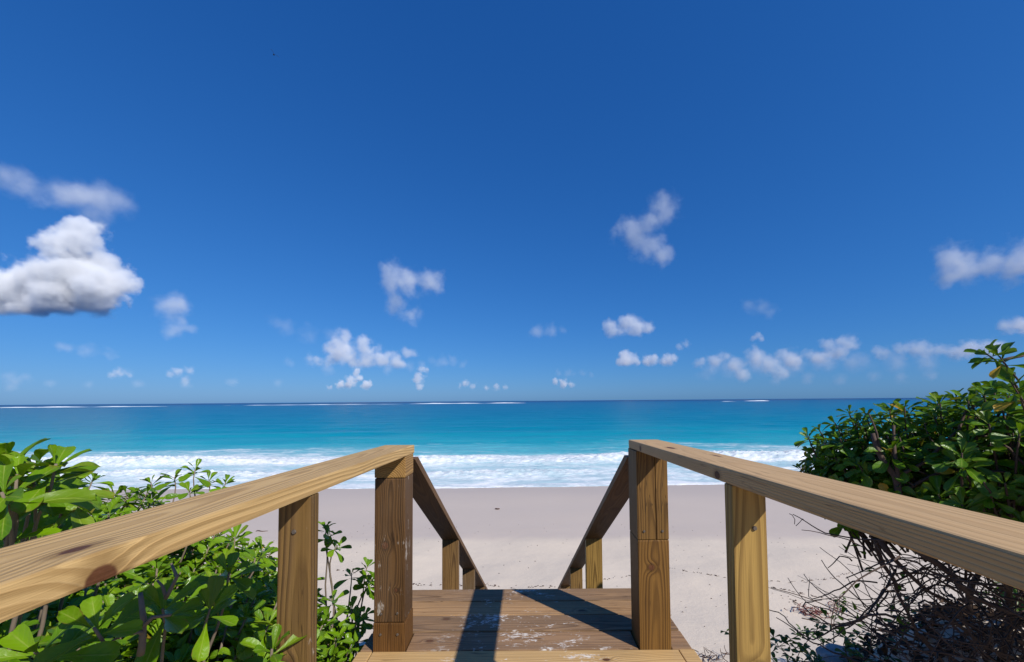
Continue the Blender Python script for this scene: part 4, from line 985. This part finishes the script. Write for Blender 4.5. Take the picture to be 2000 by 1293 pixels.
cloud('middle of three white puffs right of centre', 7000, row([(1272, 704, 16), (1278, 698, 11), (1262, 709, 9)]), 0.080, 1.0, 0.065, 0.45, flat=715, seed=33)
cloud('right one of three white puffs right of centre', 7000, row([(1306, 703, 16), (1316, 700, 11), (1297, 708, 9)]), 0.075, 1.0, 0.065, 0.45, flat=715, seed=34)
cloud('long broken bank of low clouds over the right rail', 7500, row([(1372, 706, 16), (1400, 704, 18), (1440, 712, 22), (1470, 692, 20), (1500, 712, 24), (1530, 690, 15), (1560, 706, 20), (1584, 690, 14), (1620, 680, 22), (1652, 672, 22), (1520, 728, 20), (1450, 730, 18), (1420, 696, 16), (1485, 700, 22), (1545, 700, 22), (1600, 700, 22), (1635, 690, 22)]), 0.045, 1.0, 0.055, 0.55, seed=14)
cloud('long low cloud left of the right shrub', 7000, row([(1728, 688, 18), (1755, 684, 22), (1790, 682, 24), (1828, 686, 20)]), 0.040, 1.15, 0.05, 0.6, seed=15)
cloud('low cloud touching the top of the right shrub', 7000, row([(1868, 690, 18), (1890, 682, 22), (1920, 680, 22), (1950, 680, 22)]), 0.05, 1.1, 0.05, 0.55, seed=16)
cloud('small cloud at the right edge above the shrub top', 5500, row([(1962, 640, 18), (1985, 635, 21), (2015, 636, 24)]), 0.045, 1.1, 0.05, 0.55, seed=17)
cloud('barely visible cloud below the right-edge cloud', 4800, row([(1465, 596, 18), (1490, 600, 22), (1515, 608, 16)]), 0.013, 1.1, 0.045, 0.75, seed=18)
cloud('tiny bright puff low at centre', 12000, row([(1100, 749, 11), (1086, 745, 8), (1118, 751, 8)]), 0.12, 1.2, 0.10, 0.45, seed=19)
cloud('dim grey streak of cloud above the left post', 11000, row([(845, 705, 13), (862, 706, 17), (885, 704, 17), (905, 712, 12), (825, 712, 10)]), 0.016, 1.1, 0.06, 0.8, seed=20)
cloud('dim grey streak of cloud low at centre', 11000, row([(1092, 729, 10), (1112, 728, 13), (1138, 728, 12), (1156, 731, 8)]), 0.016, 1.1, 0.07, 0.8, seed=35)
cloud('faint puff on the horizon below the small soft cloud', 12000, row([(360, 742, 12), (346, 726, 13), (372, 724, 11), (332, 730, 9)]), 0.045, 1.1, 0.09, 0.6, seed=21)
cloud('faint puff low under the towering cumulus', 12000, row([(236, 728, 12), (222, 733, 9), (250, 732, 8)]), 0.05, 1.1, 0.09, 0.6, seed=36)
cloud('tiny faint puff on the horizon right of left post', 13000, row([(908, 748, 10), (924, 755, 9), (898, 754, 7)]), 0.07, 1.1, 0.10, 0.5, flat=760, seed=22)
cloud('tiny flat puff on the horizon left of centre', 13000, row([(950, 757, 8), (968, 756, 10), (985, 758, 8)]), 0.06, 1.1, 0.10, 0.5, flat=762, seed=37)
cloud('wide faint veil of haze cloud low over the right rail', 9000, row([(1380, 722, 26), (1430, 718, 28), (1490, 714, 32), (1550, 712, 32), (1610, 706, 32), (1670, 704, 32), (1740, 708, 30), (1810, 712, 28)]), 0.026, 0.62, 0.04, 0.9, seed=24)
cloud('thin faint streaks of cloud low at left', 9000, row([(120, 678, 16), (160, 684, 20), (200, 690, 18), (240, 726, 14), (30, 742, 18), (60, 740, 14)]), 0.016, 1.2, 0.05, 0.9, seed=25)
cloud('faint wispy layer low left of centre', 9000, row([(560, 706, 14), (600, 704, 16), (640, 720, 18), (700, 716, 18), (760, 722, 16), (800, 716, 16)]), 0.022, 0.75, 0.06, 0.9, seed=26)
cloud('flat low bank of haze cloud just above the sea at right', 14000, row([(1520, 742, 14), (1580, 738, 16), (1640, 740, 16), (1700, 736, 16), (1760, 738, 16), (1820, 734, 16)]), 0.026, 0.6, 0.06, 0.9, seed=27)
cloud('flat low bank of haze cloud just above the sea at left', 14000, row([(20, 752, 14), (100, 748, 14), (180, 752, 14), (270, 750, 14), (360, 752, 14), (450, 748, 14), (540, 750, 14)]), 0.020, 0.6, 0.06, 0.9, seed=28)
cloud('tiny cloud over the long broken bank', 7000, row([(1482, 657, 12), (1474, 661, 8), (1490, 661, 7)]), 0.05, 1.0, 0.08, 0.5, seed=23)
cloud('tiny cloud between the three puffs and the long bank', 7000, row([(1343, 671, 11), (1330, 676, 9)]), 0.04, 1.0, 0.08, 0.5, seed=38)
